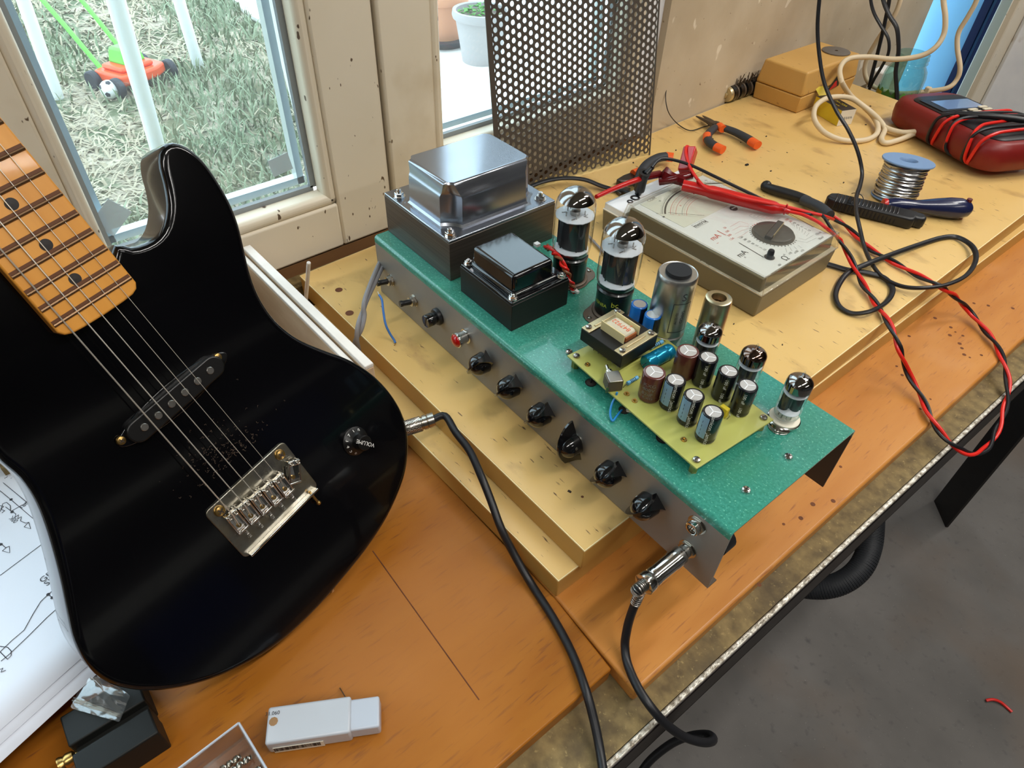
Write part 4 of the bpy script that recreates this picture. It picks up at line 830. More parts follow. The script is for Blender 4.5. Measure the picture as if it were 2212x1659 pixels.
# pickup
pc = [GP(x, y, -.004) for x, y in ((455, 800.5), (428, 823.5), (400.7, 847.7), (372, 872.7), (343.3, 897.7), (313.3, 923))]
c0_, c1_ = pc[0], pc[-1]; ctr = (c0_ + c1_) / 2; ax = (c0_ - c1_).normalized(); MPk = Matrix((ax, V3((-ax.y, ax.x, 0)), V3((0, 0, 1)))).transposed().to_4x4(); MPk.translation = V3((ctr.x, ctr.y, 0))
half = (c0_ - c1_).length / 2
def stadium(hx, r, k=10): return [(hx + r * math.sin(math.pi * i / k), -r * math.cos(math.pi * i / k)) for i in range(k + 1)] + [(-hx - r * math.sin(math.pi * i / k), r * math.cos(math.pi * i / k)) for i in range(k + 1)]
pk = MB().prism(stadium(half + .0035, .0076), ZB - .001, -.0050, MPk).build('pickup', 'pickup_black', gt, bevel=.0012, seg=3)
ov = []
for i in range(40): a = 2 * math.pi * i / 40; ov.append(((half + .0175) * (abs(math.cos(a)) ** 1.15) * (1 if math.cos(a) > 0 else -1), .0105 * math.sin(a)))
MB().prism(ov, ZB - .0005, ZB + .0014, MPk).build('pickup_base', 'black_gloss', pk, bevel=.0005)
for p in pc: MB().lathe([(.0025, -.006), (.0025, -.0043), (.0022, -.0040), (.0001, -.0040)], T(p.x, p.y, 0), 18).build('pole_piece', 'steel', pk)
for x, y in ((470, 772), (261.6, 951.7)): p = GP(x, y, ZB + .002); screw(pk, (p.x, p.y, ZB + .0014), .0030, 'brass', name='pickup_screw', rz=20)
# bridge
bc = [GP(x, y, ZB + .002) for x, y in ((608, 957), (693, 1045), (530, 1210), (443, 1108))]
hy = ((bc[0] - bc[3]).length + (bc[1] - bc[2]).length) / 4; hx = ((bc[0] - bc[1]).length + (bc[3] - bc[2]).length) / 4
bcx = sum(p.x for p in bc) / 4; bcy = sum(p.y for p in bc) / 4; dv = ((bc[0] - bc[3]) + (bc[1] - bc[2])).normalized(); MBr = Matrix((V3((-dv.y, dv.x, 0)) * -1, -dv, V3((0, 0, 1)))).transposed().to_4x4()
if V3(MBr.col[0][:3]).x < 0: MBr = Matrix((V3((-dv.y, dv.x, 0)), dv, V3((0, 0, 1)))).transposed().to_4x4()
MBr.translation = V3((bcx, bcy, 0))
br = MB()
rp = lambda hx, hy, r: [(sx * hx - (sx * r) + sx * r * math.cos(a) if 0 else 0, 0) for sx in ()]
def rrpts(hx, hy, r, k=5):
    out = []
    for cx_, cy_, a0_ in ((hx - r, hy - r, 0), (-hx + r, hy - r, 90), (-hx + r, -hy + r, 180), (hx - r, -hy + r, 270)):
        for i in range(k + 1): a = math.radians(a0_ + 90 * i / k); out.append((cx_ + r * math.cos(a), cy_ + r * math.sin(a)))
    return out
brp = MB().prism(rrpts(hx, hy, .004), ZB, ZB + .0016, MBr).build('bridge', 'chrome_dirty', gt, bevel=.0005)
MB().box((-hx + .0012, 0, ZB + .0040), (.0020, 2 * hy - .006, .0055), MBr).build('bridge_lip', 'chrome', brp, bevel=.0006)
for s in (-1, 1): p = MBr @ V3((hx - .0062, s * (hy - .0085), 0)); screw(brp, (p.x, p.y, ZB + .0016), .0040, 'brass', name='bridge_screw', rz=30)
sp = 2 * (hy - .0115) / 5; SAD = []
for i in range(6):
    yy = (-1 if (MBr.to_3x3() @ V3((0, 1, 0))).y > 0 else 1) * (hy - .0115 - sp * i)     # i = 0 on the treble side
    F = MBr @ T(-.0015 + (0.0012 * i if i else 0), yy, ZB + .0016)
    if i == 0: F = F @ RZ(28) @ T(.004, 0, .001)
    sd = MB(); w_ = sp * .47
    vsn = [(-.0095, .0008), (-.0095, .0045), (.0055, .0062), (.0085, .0074), (.0095, .0055), (.0095, .0004)]
    for s in (-1, 1): sd.prism(vsn, s * w_ - (.0013 if s > 0 else 0), s * w_ + (0 if s > 0 else .0013), F @ RX(90))
    sd.box((.0072, 0, .0048), (.0040, 2 * w_, .0036), F); sd.box((-.0085, 0, .0030), (.0016, 2 * w_, .0036), F); sd.box((-.002, 0, .0006), (.016, 2 * w_, .0008), F)
    so = sd.build('saddle', 'chrome', brp, bevel=.0006)
    for s in (-1, 1): MB().lathe([(.0015, .001), (.0016, .0080), (.0012, .0084), (.0007, .0080), (.0007, .006)], F @ T(.0072, s * w_ * .55, 0), 12, caps=False).build('height_screw', 'nickel', so)
    MB().lathe([(.0016, 0.0002), (.0016, .0014), (.0001, .0015)], F @ T(-.0045, 0, .0006), 12).build('string_ball', 'brass', so)
    if i: 
        P_ = [F @ V3((-.0095 - .0075 * k / 40, .0013 * math.cos(k * 1.1), .0030 + .0013 * math.sin(k * 1.1))) for k in range(41)]
        MB().tube(P_, .00035, 5, 0, 0).build('spring', 'steel', so)
    SAD.append(F)
p = MBr @ V3((-hx - .006, -1 * (hy - .006) * (1 if yy > 0 else -1), ZB + .004)); 
q_ = GP(688, 1086, ZB + .004); q0_ = GP(668, 1062, ZB + .004); b = MB().cyl(q0_, q_, .0010, n=10); b.sphere(q_, .0020, 10); b.build('loose_screw', 'brass', brp)
# strings: five left, the thinnest is missing
for i in range(1, 6):
    rr_ = (0, .00020, .00024, .00034, .00042, .00050)[i]; F = SAD[i]; top = F @ V3((.0078, 0, .0086))
    uN_ = .600; yN = -.0175 * gs + .007 * gs * i if 1 else 0
    s0_ = F @ V3((-.0045, 0, .0020)); s1_ = F @ V3((.0045, 0, .0062))
    MB().tube([s0_, s1_, top, V3((uN_, yN, .0012)), V3((.70, yN * 1.3, -.006))], rr_, 6, 0, 0).build('string', 'string_wound', gt)
# volume knob
p = GP(779, 955, ZB + .008); Fk = T(p.x, p.y, ZB)
vk = MB().lathe([(.0118, 0), (.0118, .0012), (.0112, .0016), (.0075, .0050), (.0066, .0062), (.0062, .0140), (.0056, .0146), (.0001, .0146)], Fk, 36).build('volume_knob', 'pickup_black', gt, ang=30)
d_ = (GP(805, 955, ZB + .014) - GP(765, 945, ZB + .014)).normalized(); ang = math.degrees(math.atan2(d_.y, d_.x))
b = MB(); b.text('VOLUME', .0046, Fk @ T(0, 0, .0148) @ RZ(ang + 180), narrow=1.0)
for k_, ch_ in enumerate(('0', '1', '2', '3', '4', '5', '6')):
    a = ang + 180 - 62 - k_ * 33 + 20 if 0 else ang + 100 + 30 * k_
    b.text(ch_, .0042, Fk @ RZ(a) @ T(.0094, 0, .0034) @ RY(34) @ RZ(90))
b.build('knob_print', 'print_white', vk, smooth=False)
# strap screw on the lower rim
P = GP(714, 1272, ZB - .014); screw(gt, (P.x, P.y - .0, P.z), .0035, 'chrome', name='strap_screw', nrm=(-.6, -.75, .2))
# dust by the bridge
random.seed(9); b = MB()
for i in range(190):
    x = random.gauss(0, .013); y = random.gauss(0, .018); p = MBr @ V3((hx + .014 + abs(random.gauss(0, .014)), y, 0)); a = random.uniform(0, 6.28); l = random.uniform(.0003, .0013)
    b.tube([(p.x, p.y, ZB + .0002), (p.x + l * math.cos(a), p.y + l * math.sin(a), ZB + .0009), (p.x + l * 1.5 * math.cos(a + .8), p.y + l * 1.5 * math.sin(a + .8), ZB + .0003)], .00007, 4, 0, 0)
o = b.build('dust', 'dust', gt); o['kind'] = 'stuff'
# ------------------------------------------------------------------ instrument cables
def PW(l): return [W(x, y, z) for x, y, z in l]
J0 = W(874, 926, .062); J1 = W(938, 906, .066); d = (J1 - J0).normalized()
ic = thing('instrument_cable', 'black instrument cable plugged into the lower edge of the guitar', 'cable')
F = frame(J0 - d * .004, d); L = (J1 - J0).length + .004
pg = MB().lathe([(.0055, 0), (.0066, .0005), (.0068, L * .62), (.0060, L * .64), (.0060, L * .66), (.0068, L * .68), (.0068, L * .78), (.0060, L * .80), (.0069, L * .83), (.0069, L), (.0045, L + .0003), (.0001, L)], F, 32).build('plug', 'nickel', ic)
b = MB()
for k in range(22):
    for s in (-1, 1):
        P_ = [F @ V3((.00685 * math.cos(k * .2856 + s * t * 1.6), .00685 * math.sin(k * .2856 + s * t * 1.6), L * .03 + L * .57 * t)) for t in [i / 8 for i in range(9)]]; b.tube(P_, .00022, 4, 0, 0)
b.build('knurling', 'nickel', pg)
MB().tube([J1 - d * .002, J1 + d * .010] + PW([(985, 935, .066), (1015, 975, .063), (1040, 1030, .058), (1060, 1080, .048), (1082, 1140, .036), (1112, 1200, .018), (1150, 1265, .0050), (1195, 1335, .0040), (1235, 1410, .0042), (1265, 1490, .0050), (1284, 1560, -.004), (1296, 1620, -.011), (1306, 1690, -.0135), (1316, 1780, -.0145)]), .0034, 12).build('cord', 'cable_black', ic)
ic = thing('instrument_cable', 'black instrument cable with a spring collar plug in the amplifier panel', 'cable')
MA = MC; pa = MA @ V3((J2.x, -.0066, J2.z)); dirp = -V3(MC.col[1][:3]); F = frame(pa, dirp)
pg = MB().lathe([(.0056, .0012), (.0070, .0016), (.0072, .0115), (.0068, .0122), (.0068, .0290), (.0072, .0294), (.0072, .0325), (.0068, .0330), (.0072, .0340), (.0082, .0360), (.0082, .0410), (.0074, .0414), (.0048, .0414)], F, 32).build('plug', 'chrome', ic)
MB().lathe([(.0020, -.008), (.0020, .003)], F, 12).build('plug_tip', 'chrome', pg)
e0 = F @ V3((0, 0, .040)); pl = catmull([e0, F @ V3((0, 0, .048)), W(1384, 1274, .060), W(1372, 1304, .045)], 6)
b = MB(); seg = pl; tot = 26
def along(P, t): 
    x = t * (len(P) - 1); i = min(int(x), len(P) - 2); return P[i].lerp(P[i + 1], x - i)
for k in range(tot):
    t = k / tot; p = along(seg, t); q = along(seg, min(1, t + .02)); b.lathe([(.0034, 0), (.0047 - .0008 * t, .0003), (.0047 - .0008 * t, .0009), (.0034, .0012)], frame(p, q - p), 18, caps=False)
b.build('spring_collar', 'steel', pg)
MB().tube([e0] + pl[6::4] + PW([(1361, 1334, .032), (1354, 1362, .021), (1350, 1395, .010), (1356, 1435, .0044), (1378, 1485, .0046), (1408, 1530, .002), (1440, 1565, -.010), (1475, 1590, -.024), (1510, 1602, -.034), (1533, 1603, -.042), (1541, 1596, -.050), (1530, 1587, -.058), (1500, 1588, -.068), (1462, 1600, -.080), (1428, 1622, -.095), (1398, 1650, -.11), (1372, 1690, -.13), (1350, 1740, -.16)]), .0034, 12).build('cord', 'cable_black', ic)
# ------------------------------------------------------------------ wooden drawer standing against the boards
dr = thing('wooden_drawer', 'pale wooden drawer side with a grooved top edge, between guitar and yellow boards', 'drawer')
dA_ = W(535, 521, .1); dB = W(809, 783, .1); ddir = (dB - dA_); ddir.z = 0; Ld = ddir.length; ddir.normalize(); MD = Matrix((ddir, V3((-ddir.y, ddir.x, 0)), V3((0, 0, 1)))).transposed().to_4x4(); MD.translation = V3((dA_.x, dA_.y, 0)); 
MD = MD @ T(.008, -.001, 0); Ld -= .008
b = MB(); b.box((Ld / 2, -.0045, .048), (Ld, .009, .0955), MD, 0); b.box((Ld / 2, -.0135, .046), (Ld - .006, .0055, .0915), MD, 0)
b.build('side_board', 'drawer_wood', dr, bevel=.0008)
b = MB(); b.box((Ld / 2, -.0045, .0980), (Ld, .009, .0044), MD); b.box((Ld / 2 - .004, -.0135, .0935), (Ld - .016, .0055, .0040), MD); b.build('top_edge', 'drawer_white', dr, bevel=.0008)
MB().box((Ld - .006, -.034, .048), (.012, .036, .092), MD).build('front_board', 'drawer_wood', dr, bevel=.001)
P0 = WY(661, 645, .2265); P1 = WY(667, 567, .2290); dd = (P1 - P0).normalized(); P0b = P0 - dd * ((P0.z - zL - .001) / dd.z)
tag(MB().cyl(P0b, P1, .0021, n=12).build('dowel', 'drawer_white', bevel=.0006), 'thin pale wooden stick standing behind the drawer', 'stick')
P_ = [MC @ V3((-.001, .030, -.030)), MC @ V3((-.010, .020, -.032)), W(793, 640, .088), W(784, 680, .078), W(776, 712, .070), W(770, 738, .056), W(772, 765, .034)]
cm = catmull(P_, 7); tw = thing('mains_lead', 'twisted grey lead running from the amplifier end down behind the drawer', 'cable')
for k in range(2):
    pts = []
    for i, p in enumerate(cm): t = (cm[min(i + 1, len(cm) - 1)] - cm[max(i - 1, 0)]).normalized(); s = t.cross(V3((1, 0, 0))).normalized(); u = s.cross(t); a = i * .22 + k * math.pi; pts.append(p + s * .0022 * math.cos(a) + u * .0022 * math.sin(a))
    MB().tube(pts, .0024, 10, 0, 0).build('conductor', 'grey_cable', tw)
bw = thing('blue_wire_end', 'loose blue wire with stripped ends in front of the amplifier panel', 'wire')
pp_ = PW([(819, 637, .088), (825, 648, .086), (828, 672, .080), (833, 700, .071), (842, 720, .062), (851, 734, .056), (854, 741, .0540)])
MB().tube(pp_, .0012, 8).build('insulation', 'blue_wire', bw); MB().tube([pp_[0] + V3((-.002, 0, .003)), pp_[0]], .0005, 6, 0, 0).build('bare_end', 'white_plastic', bw); MB().tube([pp_[-1], W(852, 746, .0535)], .0005, 6, 0, 0).build('bare_end', 'brass', bw)
# ------------------------------------------------------------------ perforated sheet
bl = V3((-.6345, .538, zU + .0004)); brr = V3((-.6005, .8105, zU + .0004)); u = (brr - bl).normalized(); nn = u.cross(V3((0, 0, 1))); tt = V3((0, 0, 1)) * math.cos(math.radians(9)) - nn * math.sin(math.radians(9))
MS = Matrix((u, tt, u.cross(tt))).transposed().to_4x4(); MS.translation = bl
ps = MB(); p_ = .0098; r_ = .0031; cw = p_ * .866; Wd = (brr - bl).length; left = .006; cols = int((Wd - left) / cw); rows = 36; th_ = .0013
hexv = [(p_ / math.sqrt(3) * math.cos(math.radians(60 * i)), p_ / math.sqrt(3) * math.sin(math.radians(60 * i))) for i in range(6)]
vsl = []; fsl = []
for c in range(cols):
    for r0 in range(rows):
        x = left + cw * (c + .62); y = .004 + p_ * (r0 + .5 + (.5 if c % 2 else 0)); bb = len(vsl)
        ring = []
        for i in range(6): ring += [V3((hexv[i][0], hexv[i][1], 0)), (V3((hexv[i][0], hexv[i][1], 0)) + V3((hexv[(i + 1) % 6][0], hexv[(i + 1) % 6][1], 0))) / 2]
        for z in (th_ / 2, -th_ / 2):
            for i in range(12): vsl.append((x + ring[i].x, max(0, y + ring[i].y), z))
            for i in range(12): a = math.radians(30 * i); vsl.append((x + r_ * math.cos(a), max(.0002, y + r_ * math.sin(a)), z))
        for i in range(12):
            j = (i + 1) % 12
            fsl += [(bb + i, bb + j, bb + 12 + j, bb + 12 + i), (bb + 24 + j, bb + 24 + i, bb + 36 + i, bb + 36 + j), (bb + 12 + i, bb + 12 + j, bb + 36 + j, bb + 36 + i)]
ps.add(vsl, fsl, MS); H_ = rows * p_
ps.box((left * .45, H_ / 2 + .004, 0), (left * 1.2, H_ + .008, th_), MS); ps.box((Wd - .0012, H_ / 2 + .004, 0), (.0022, H_ + .008, th_), MS)
tag(ps.build('perforated_sheet', 'perf_steel', smooth=False), 'dark perforated steel sheet leaning against the right window frame', 'metal sheet')
# ================================================================== analogue meter
mt_ = thing('analogue_multimeter', 'olive analogue multimeter with white scale face under a clear lid', 'multimeter', T(-.495, .5905, zU))
LX, LY, hb_ = .2355, .1525, .0300
b = MB(); b.box((LX / 2, LY / 2, hb_ / 2 + .0003), (LX - .004, LY - .004, hb_ - .0006), None, 0, 1.017, 1.027); base = b.build('case', 'olive', mt_, bevel=.002)
b = MB(); b.box((LX / 2, LY / 2, hb_ + .0004), (LX, LY, .0012)); b.build('seam', 'frame_white', mt_, bevel=.0004)
b = MB(); b.box((.018, LY / 2, hb_ + .0045), (.034, LY - .004, .009)); b.build('socket_panel', 'meter_white', mt_, bevel=.001)
b = MB(); b.box((.0345 + (LX - .037) / 2, LY / 2, hb_ + .0085), (LX - .037 - .006, LY - .008, .0165), None, 0, .985, .985); fp = b.build('face_block', ['olive'], mt_, bevel=.001)
zf = hb_ + .0171
fx0, fx1, fy0, fy1 = .040, LX - .008, .008, LY - .008
MB().box(((fx0 + fx1) / 2, (fy0 + fy1) / 2, zf), (fx1 - fx0, fy1 - fy0, .0008)).build('face_plate', 'meter_white', mt_)
MB().box((.0405 + .035, .076, zf + .0006), (.068, .112, .0006)).build('scale_card', 'scale_cream', mt_)
# clear lid: top sheet and skirt
b = MB(); lx0, lx1, ly0, ly1, zt_ = .033, LX + .0006, -.0006, LY + .0006, hb_ + .0222
tp = [(lx0 + .003, ly0 + .004), (lx1 - .004, ly0 + .004), (lx1 - .004, ly1 - .004), (lx0 + .003, ly1 - .004)]; bt = [(lx0, ly0), (lx1, ly0), (lx1, ly1), (lx0, ly1)]
def shell(b, top, bot, z0, z1, th):
    c = V3((sum(p[0] for p in top) / 4, sum(p[1] for p in top) / 4, 0))
    def ins(P): return [(p[0] + (th if p[0] < c.x else -th), p[1] + (th if p[1] < c.y else -th)) for p in P]
    vs = [(p[0], p[1], z0) for p in bot] + [(p[0], p[1], z1) for p in top] + [(p[0], p[1], z0) for p in ins(bot)] + [(p[0], p[1], z1 - th) for p in ins(top)]
    fs = [(4, 5, 6, 7), (11, 10, 9, 8 + 3)][:1] + [(15, 14, 13, 12)]
    for i in range(4): j = (i + 1) % 4; fs += [(i, j, 4 + j, 4 + i), (8 + j, 8 + i, 12 + i, 12 + j), (j, i, 8 + i, 8 + j)]
    b.add(vs, fs)
shell(b, tp, bt, hb_ + .0012, zt_, .0015); b.build('clear_lid', 'glass_lid', mt_, bevel=.0008, seg=2)
b = MB()
for z in (zt_ - .0005,):
    for i in range(4): p, q = tp[i], tp[(i + 1) % 4]; b.tube([(p[0], p[1], z), (q[0], q[1], z)], .0006, 6, 0, 0)
for i in range(4): p, q = bt[i], bt[(i + 1) % 4]; b.tube([(p[0], p[1], hb_ + .002), (q[0], q[1], hb_ + .002)], .0006, 6, 0, 0)
for i in range(4): b.tube([(bt[i][0], bt[i][1], hb_ + .002), (tp[i][0], tp[i][1], zt_)], .0006, 6, 0, 0)
b.build('lid_edge', 'plastic_clear', mt_)
def ML(x, y, h=zf): return V3(W(x, y, zU + h)) - V3((-.495, .5905, zU))
kc = ML(1672, 500, zf + .004); kc.z = zf
dl = MB().lathe([(.0245, .0004), (.0245, .0014), (.0230, .0016), (.0225, .0042), (.0215, .0048), (.0001, .0048)], T(*kc), 44).build('selector_dial', 'dial_dark', mt_)
ka = math.degrees(math.atan2(*( (ML(1698, 473, zf + .006) - ML(1660, 520, zf + .006)).yx))); MB().box((0, 0, .0058), (.0440, .0080, .0046), T(*kc) @ RZ(ka), 0, .97).build('dial_handle', 'dial_dark', dl, bevel=.0008)
MB().box((.002, -.0040, .0062), (.0360, .0006, .0046), T(*kc) @ RZ(ka)).build('dial_mark', 'brass_plate', dl)
p = ML(1664, 550, zf + .004); MB().lathe([(.0058, .0004), (.0058, .0012), (.0040, .0013), (.0036, .0085), (.0030, .0100), (.0001, .0102)], T(p.x, p.y, zf - .0002), 22).build('zero_knob', 'plastic_black', mt_)
p = ML(1584, 452); MB().lathe([(.0048, .0003), (.0048, .0010), (.0001, .0010)], T(p.x, p.y, zf + .0006), 22).build('adjust_screw', 'plastic_black', mt_); MB().box((p.x, p.y, zf + .0018), (.0015, .0078, .0004), None).build('adjust_slot', 'meter_white', mt_)
pr = MB(); zp = zf + .0007
def lbl(x, y, s, sz, rot=0, mat_=0, nar=1): p = ML(x, y, zp); pr.text(s, sz, T(p.x, p.y, zp) @ RZ(rot), mat_, narrow=nar)
def ln(pts, w_=.00022, mat_=0, z=None):
    P = [ML(x, y, zp) for x, y in pts]
    for i in range(len(P) - 1):
        a, c = P[i], P[i + 1]; d = (c - a); d.z = 0; L = d.length; d.normalize(); s = V3((-d.y, d.x, 0)) * w_
        pr.add([(a - s)[:2] + ((z or zp),), (c - s)[:2] + ((z or zp),), (c + s)[:2] + ((z or zp),), (a + s)[:2] + ((z or zp),)], [(0, 1, 2, 3)], None, mat_)
p = ML(1512, 483, zp); R_ = 90
lbl(1512, 483, 'metrix', .0085, 90, 0, 1.0); 
q = ML(1512, 483, zp); rr2 = [(q.x - .004, q.y - .011), (q.x + .004, q.y - .011), (q.x + .004, q.y + .011), (q.x - .004, q.y + .011)]
for i in range(4): pr.tube([(rr2[i][0], rr2[i][1], zp), (rr2[(i + 1) % 4][0], rr2[(i + 1) % 4][1], zp)], .00012, 4, 0, 0)
lbl(1545, 512, 'mA', .0110, 90, 1); lbl(1550, 525, '~', .006, 90, 1); ln([(1549, 498), (1568, 508)], .0005, 1)
for k, (s, y) in enumerate((('50', 492), ('150', 500), ('500', 508), ('1,5A', 516))): lbl(1566 + k * 5, y, s, .0046, 90, 1, .9); ln([(1577 + k * 5, y - 2), (1598 + k * 2, y - 8 - (3 - k) * 2), (1617, 484 + k * 5)], .00012, 1)
lbl(1603, 548, 'mA', .0110, 90, 0); lbl(1610, 556, '=', .005, 90, 0); ln([(1596, 524), (1650, 556)], .0005, 0)
for k, s in enumerate(('1,5A', '500', '150', '50', '15', '5', '1,5', '0,5')): lbl(1601 + k * 8.5, 513 + k * 4.4, s, .0043, 90, 0, .8)
lbl(1697, 558, 'Ω', .0115, 90, 0); lbl(1684, 572, 'dB/', .004, 90, 2)
for k, s in enumerate(('x1', 'x10', 'x100', 'x1k')): lbl(1694 + k * 13, 550 - k * 3, s, .0043, 90, 2, .9); ln([(1697 + k * 9, 536 - k * 2), (1700 + k * 11, 545 - k * 3)], .00012, 2)
lbl(1768, 504, '150mV', .0046, 90, 2, .9); lbl(1774, 514, '50mV', .0046, 90, 2, .9); ln([(1724, 514), (1740, 518), (1757, 508)], .00012, 2); ln([(1722, 520), (1742, 524), (1764, 514)], .00012, 2)
for k, s in enumerate(('1500', '500', '150', '50', '15', '5', '1,5')): lbl(1700 + k * 8, 474 + k * 4, s, .0043, 90, 0 if k > 1 else 1, .75); ln([(1706 + k * 7, 478 + k * 4.2), (1712 + k * 5, 486 + k * 4)], .00012, 2)
for k in range(6): ln([(1625 + k * 9, 462 + k * 1.5), (1618 + k * 9, 466 + k), (1640 + k * 7, 477 - k)], .00012, 1 if k > 2 else 2)
ln([(1706, 462), (1757, 490)], .0005, 0)
for k in range(26):
    a = math.radians(150 + k * 9.2); c_, s_ = math.cos(a), math.sin(a); pr.box((kc.x + .0262 * c_, kc.y + .0262 * s_, zp), (.0016, .0009, .0002), T(kc.x + .0262 * c_, kc.y + .0262 * s_, 0) @ RZ(math.degrees(a)) @ T(-kc.x - .0262 * c_, -kc.y - .0262 * s_, 0), 1 if 0 <= k < 5 else 0)
pr.build('face_print', ['print_black', 'print_red', 'print_grey'], mt_, smooth=False)
# scale arcs
sc_ = MB(); zs_ = zf + .0011; C_ = ML(1600, 470, zs_); P1_ = ML(1437, 462, zs_); P2_ = ML(1475, 410, zs_); P3_ = ML(1578, 396, zs_)
def circ(a, b_, c):
    ax_, ay_, bx, by, cx_, cy_ = a.x, a.y, b_.x, b_.y, c.x, c.y; d = 2 * (ax_ * (by - cy_) + bx * (cy_ - ay_) + cx_ * (ay_ - by))
    ux = ((ax_**2 + ay_**2) * (by - cy_) + (bx**2 + by**2) * (cy_ - ay_) + (cx_**2 + cy_**2) * (ay_ - by)) / d; uy = ((ax_**2 + ay_**2) * (cx_ - bx) + (bx**2 + by**2) * (ax_ - cx_) + (cx_**2 + cy_**2) * (bx - ax_)) / d; return ux, uy
ux, uy = circ(P1_, P2_, P3_); R0 = math.hypot(P1_.x - ux, P1_.y - uy); A1 = math.atan2(P1_.y - uy, P1_.x - ux); A2 = math.atan2(P2_.y - uy, P2_.x - ux); A3 = math.atan2(P3_.y - uy, P3_.x - ux)
def un(a, ref):
    while a - ref > math.pi: a -= 2 * math.pi
    while a - ref < -math.pi: a += 2 * math.pi
    return a
A2 = un(A2, A1); A3 = un(A3, A2)
def arc(R, w_, m_, a0=0, a1=1, n=40):
    vs = []; fs = []
    for i in range(n + 1): a = A1 + (A3 - A1) * (a0 + (a1 - a0) * i / n); vs += [(ux + (R - w_) * math.cos(a), uy + (R - w_) * math.sin(a), zs_), (ux + (R + w_) * math.cos(a), uy + (R + w_) * math.sin(a), zs_)]
    for i in range(n): fs.append((2 * i, 2 * i + 1, 2 * i + 3, 2 * i + 2))
    sc_.add(vs, fs, None, m_)
arc(R0, .0011, 3); arc(R0 * 1.035, .00025, 2); arc(R0 * .93, .0002, 1); arc(R0 * .86, .0002, 1); arc(R0 * .78, .0002, 2); arc(R0 * .72, .0002, 1)
for k in range(41):
    a = A1 + (A3 - A1) * k / 40
    for R, m_, l in ((R0 * 1.05, 2, .0022), (R0 * .90, 1, .0016), (R0 * .75, 1, .0012)): sc_.box((R, 0, zs_), (l if k % 5 else l * 1.7, .00018, .0001), T(ux, uy, 0) @ RZ(math.degrees(a)), m_)
for k, s in enumerate(('0', '10', '20', '30', '40', '50')):
    a = A1 + (A3 - A1) * k / 5
    sc_.text(s, .0040, T(ux + R0 * 1.10 * math.cos(a), uy + R0 * 1.10 * math.sin(a), zs_) @ RZ(math.degrees(a) - 90), 2); sc_.text(s, .0034, T(ux + R0 * .82 * math.cos(a), uy + R0 * .82 * math.sin(a), zs_) @ RZ(math.degrees(a) - 90), 1)
p = ML(1408, 431, zs_); sc_.text('COM', .0065, T(p.x, p.y, zs_) @ RZ(90), 2)
p = ML(1434, 468, zs_); sc_.box((p.x, p.y, zs_), (.0022, .0022, .0002), None, 0)
a, c = ML(1443, 461, zs_ + .001), ML(1521, 467, zs_ + .001); sc_.tube([a + V3((0, 0, .001)), c + V3((0, 0, .001))], .00018, 4, 0, 0, 1)
sc_.build('scale_print', ['print_black', 'print_red', 'print_grey', 'dial_dark'], mt_, smooth=False)
for x, y, r in ((1361, 436, .0040), (1372, 428, .0062)): p = ML(x, y, hb_ + .009); MB().lathe([(r, .0), (r, .0009), (r * .6, .0010), (r * .55, .0002)], T(p.x, p.y, hb_ + .009), 20, caps=False).build('socket', 'plastic_black', mt_)
p = ML(1421, 393, hb_ + .009); MB().lathe([(.005, 0), (.005, .001), (.003, .001)], T(p.x, p.y, zf + .0004), 20, caps=False).build('socket', 'red_plastic', mt_)
# ================================================================== leads, probe and plugs on the meter
ZL_ = zU + zt_   # lid top
def lead(name, pts, r, mt, parent, n=9): return MB().tube(pts, r, n).build(name, mt, parent)
bp = thing('black_banana_plug', 'upright black banana plug and lead standing in the meter socket', 'plug')
P = [(p[0], p[1]) for p in ()]
pb, ptp = W(1378, 419, zU + hb_ + .0100), W(1393, 372, ZL_ + .021)
F = frame(pb, ptp - pb); L = (ptp - pb).length
b = MB(); b.lathe([(.0040, 0), (.0048, L * .12), (.0070, L * .2), (.0064, L * .45), (.0062, L * .8), (.0070, L * .86), (.0072, L), (.0034, L), (.0032, L * .9)], F, 20, caps=False); b.lathe([(.003, L * .9), (.0001, L * .9)], F, 12, caps=False); b.build('plug_body', 'plastic_black', bp)
b = MB(); b.cyl(F @ V3((.002, .0, L * .93)), W(1410, 361, ZL_ + .024), .0038, .0026, 14); b.build('cable_boot', 'plastic_black', bp)
tl = [W(1408, 362, ZL_ + .025), W(1424, 345, ZL_ + .030), W(1447, 344, ZL_ + .028), W(1490, 356, ZL_ + .024), W(1550, 384, ZL_ + .018), W(1610, 413, ZL_ + .010), W(1672, 442, ZL_ + .0045), W(1735, 462, ZL_ + .0028), W(1772, 463, ZL_ + .0028), W(1790, 485, ZL_ + .0024)]
bl_main = PW([(1815, 520, zU + .034), (1838, 560, zU + .018), (1862, 610, zU + .007), (1888, 650, zU + .0052), (1921, 700, zU + .0050), (1942, 750, .048), (1962, 806, .022), (1991, 858, .008), (2012, 905, .0055), (2040, 944, -.001), (2066, 966, -.008), (2098, 980, -.018), (2133, 966, -.026), (2160, 915, -.022), (2177, 850, -.012), (2172, 795, .000), (2152, 745, .0060), (2122, 706, .0075), (2093, 671, .014), (2065, 642, .036), (2030, 618, zU + .0055), (1979, 593, zU + .0048), (1930, 566, zU + .0048), (1880, 538, zU + .0048), (1848, 507, zU + .0045), (1826, 487, zU + .008), (1800, 470, zU + .012)])
def twist(path, r, pitch, ph, k=6, sub=7):
    cm = catmull(path, sub); out = []; s_acc = 0
    for i, p in enumerate(cm):
        t = (cm[min(i + 1, len(cm) - 1)] - cm[max(i - 1, 0)]).normalized(); s = t.cross(V3((0, 0, 1))).normalized(); u = s.cross(t)
        if i: s_acc += (p - cm[i - 1]).length
        a = 2 * math.pi * s_acc / pitch + ph; out.append(p + s * r * math.cos(a) + u * r * math.sin(a) * .8)
    return out
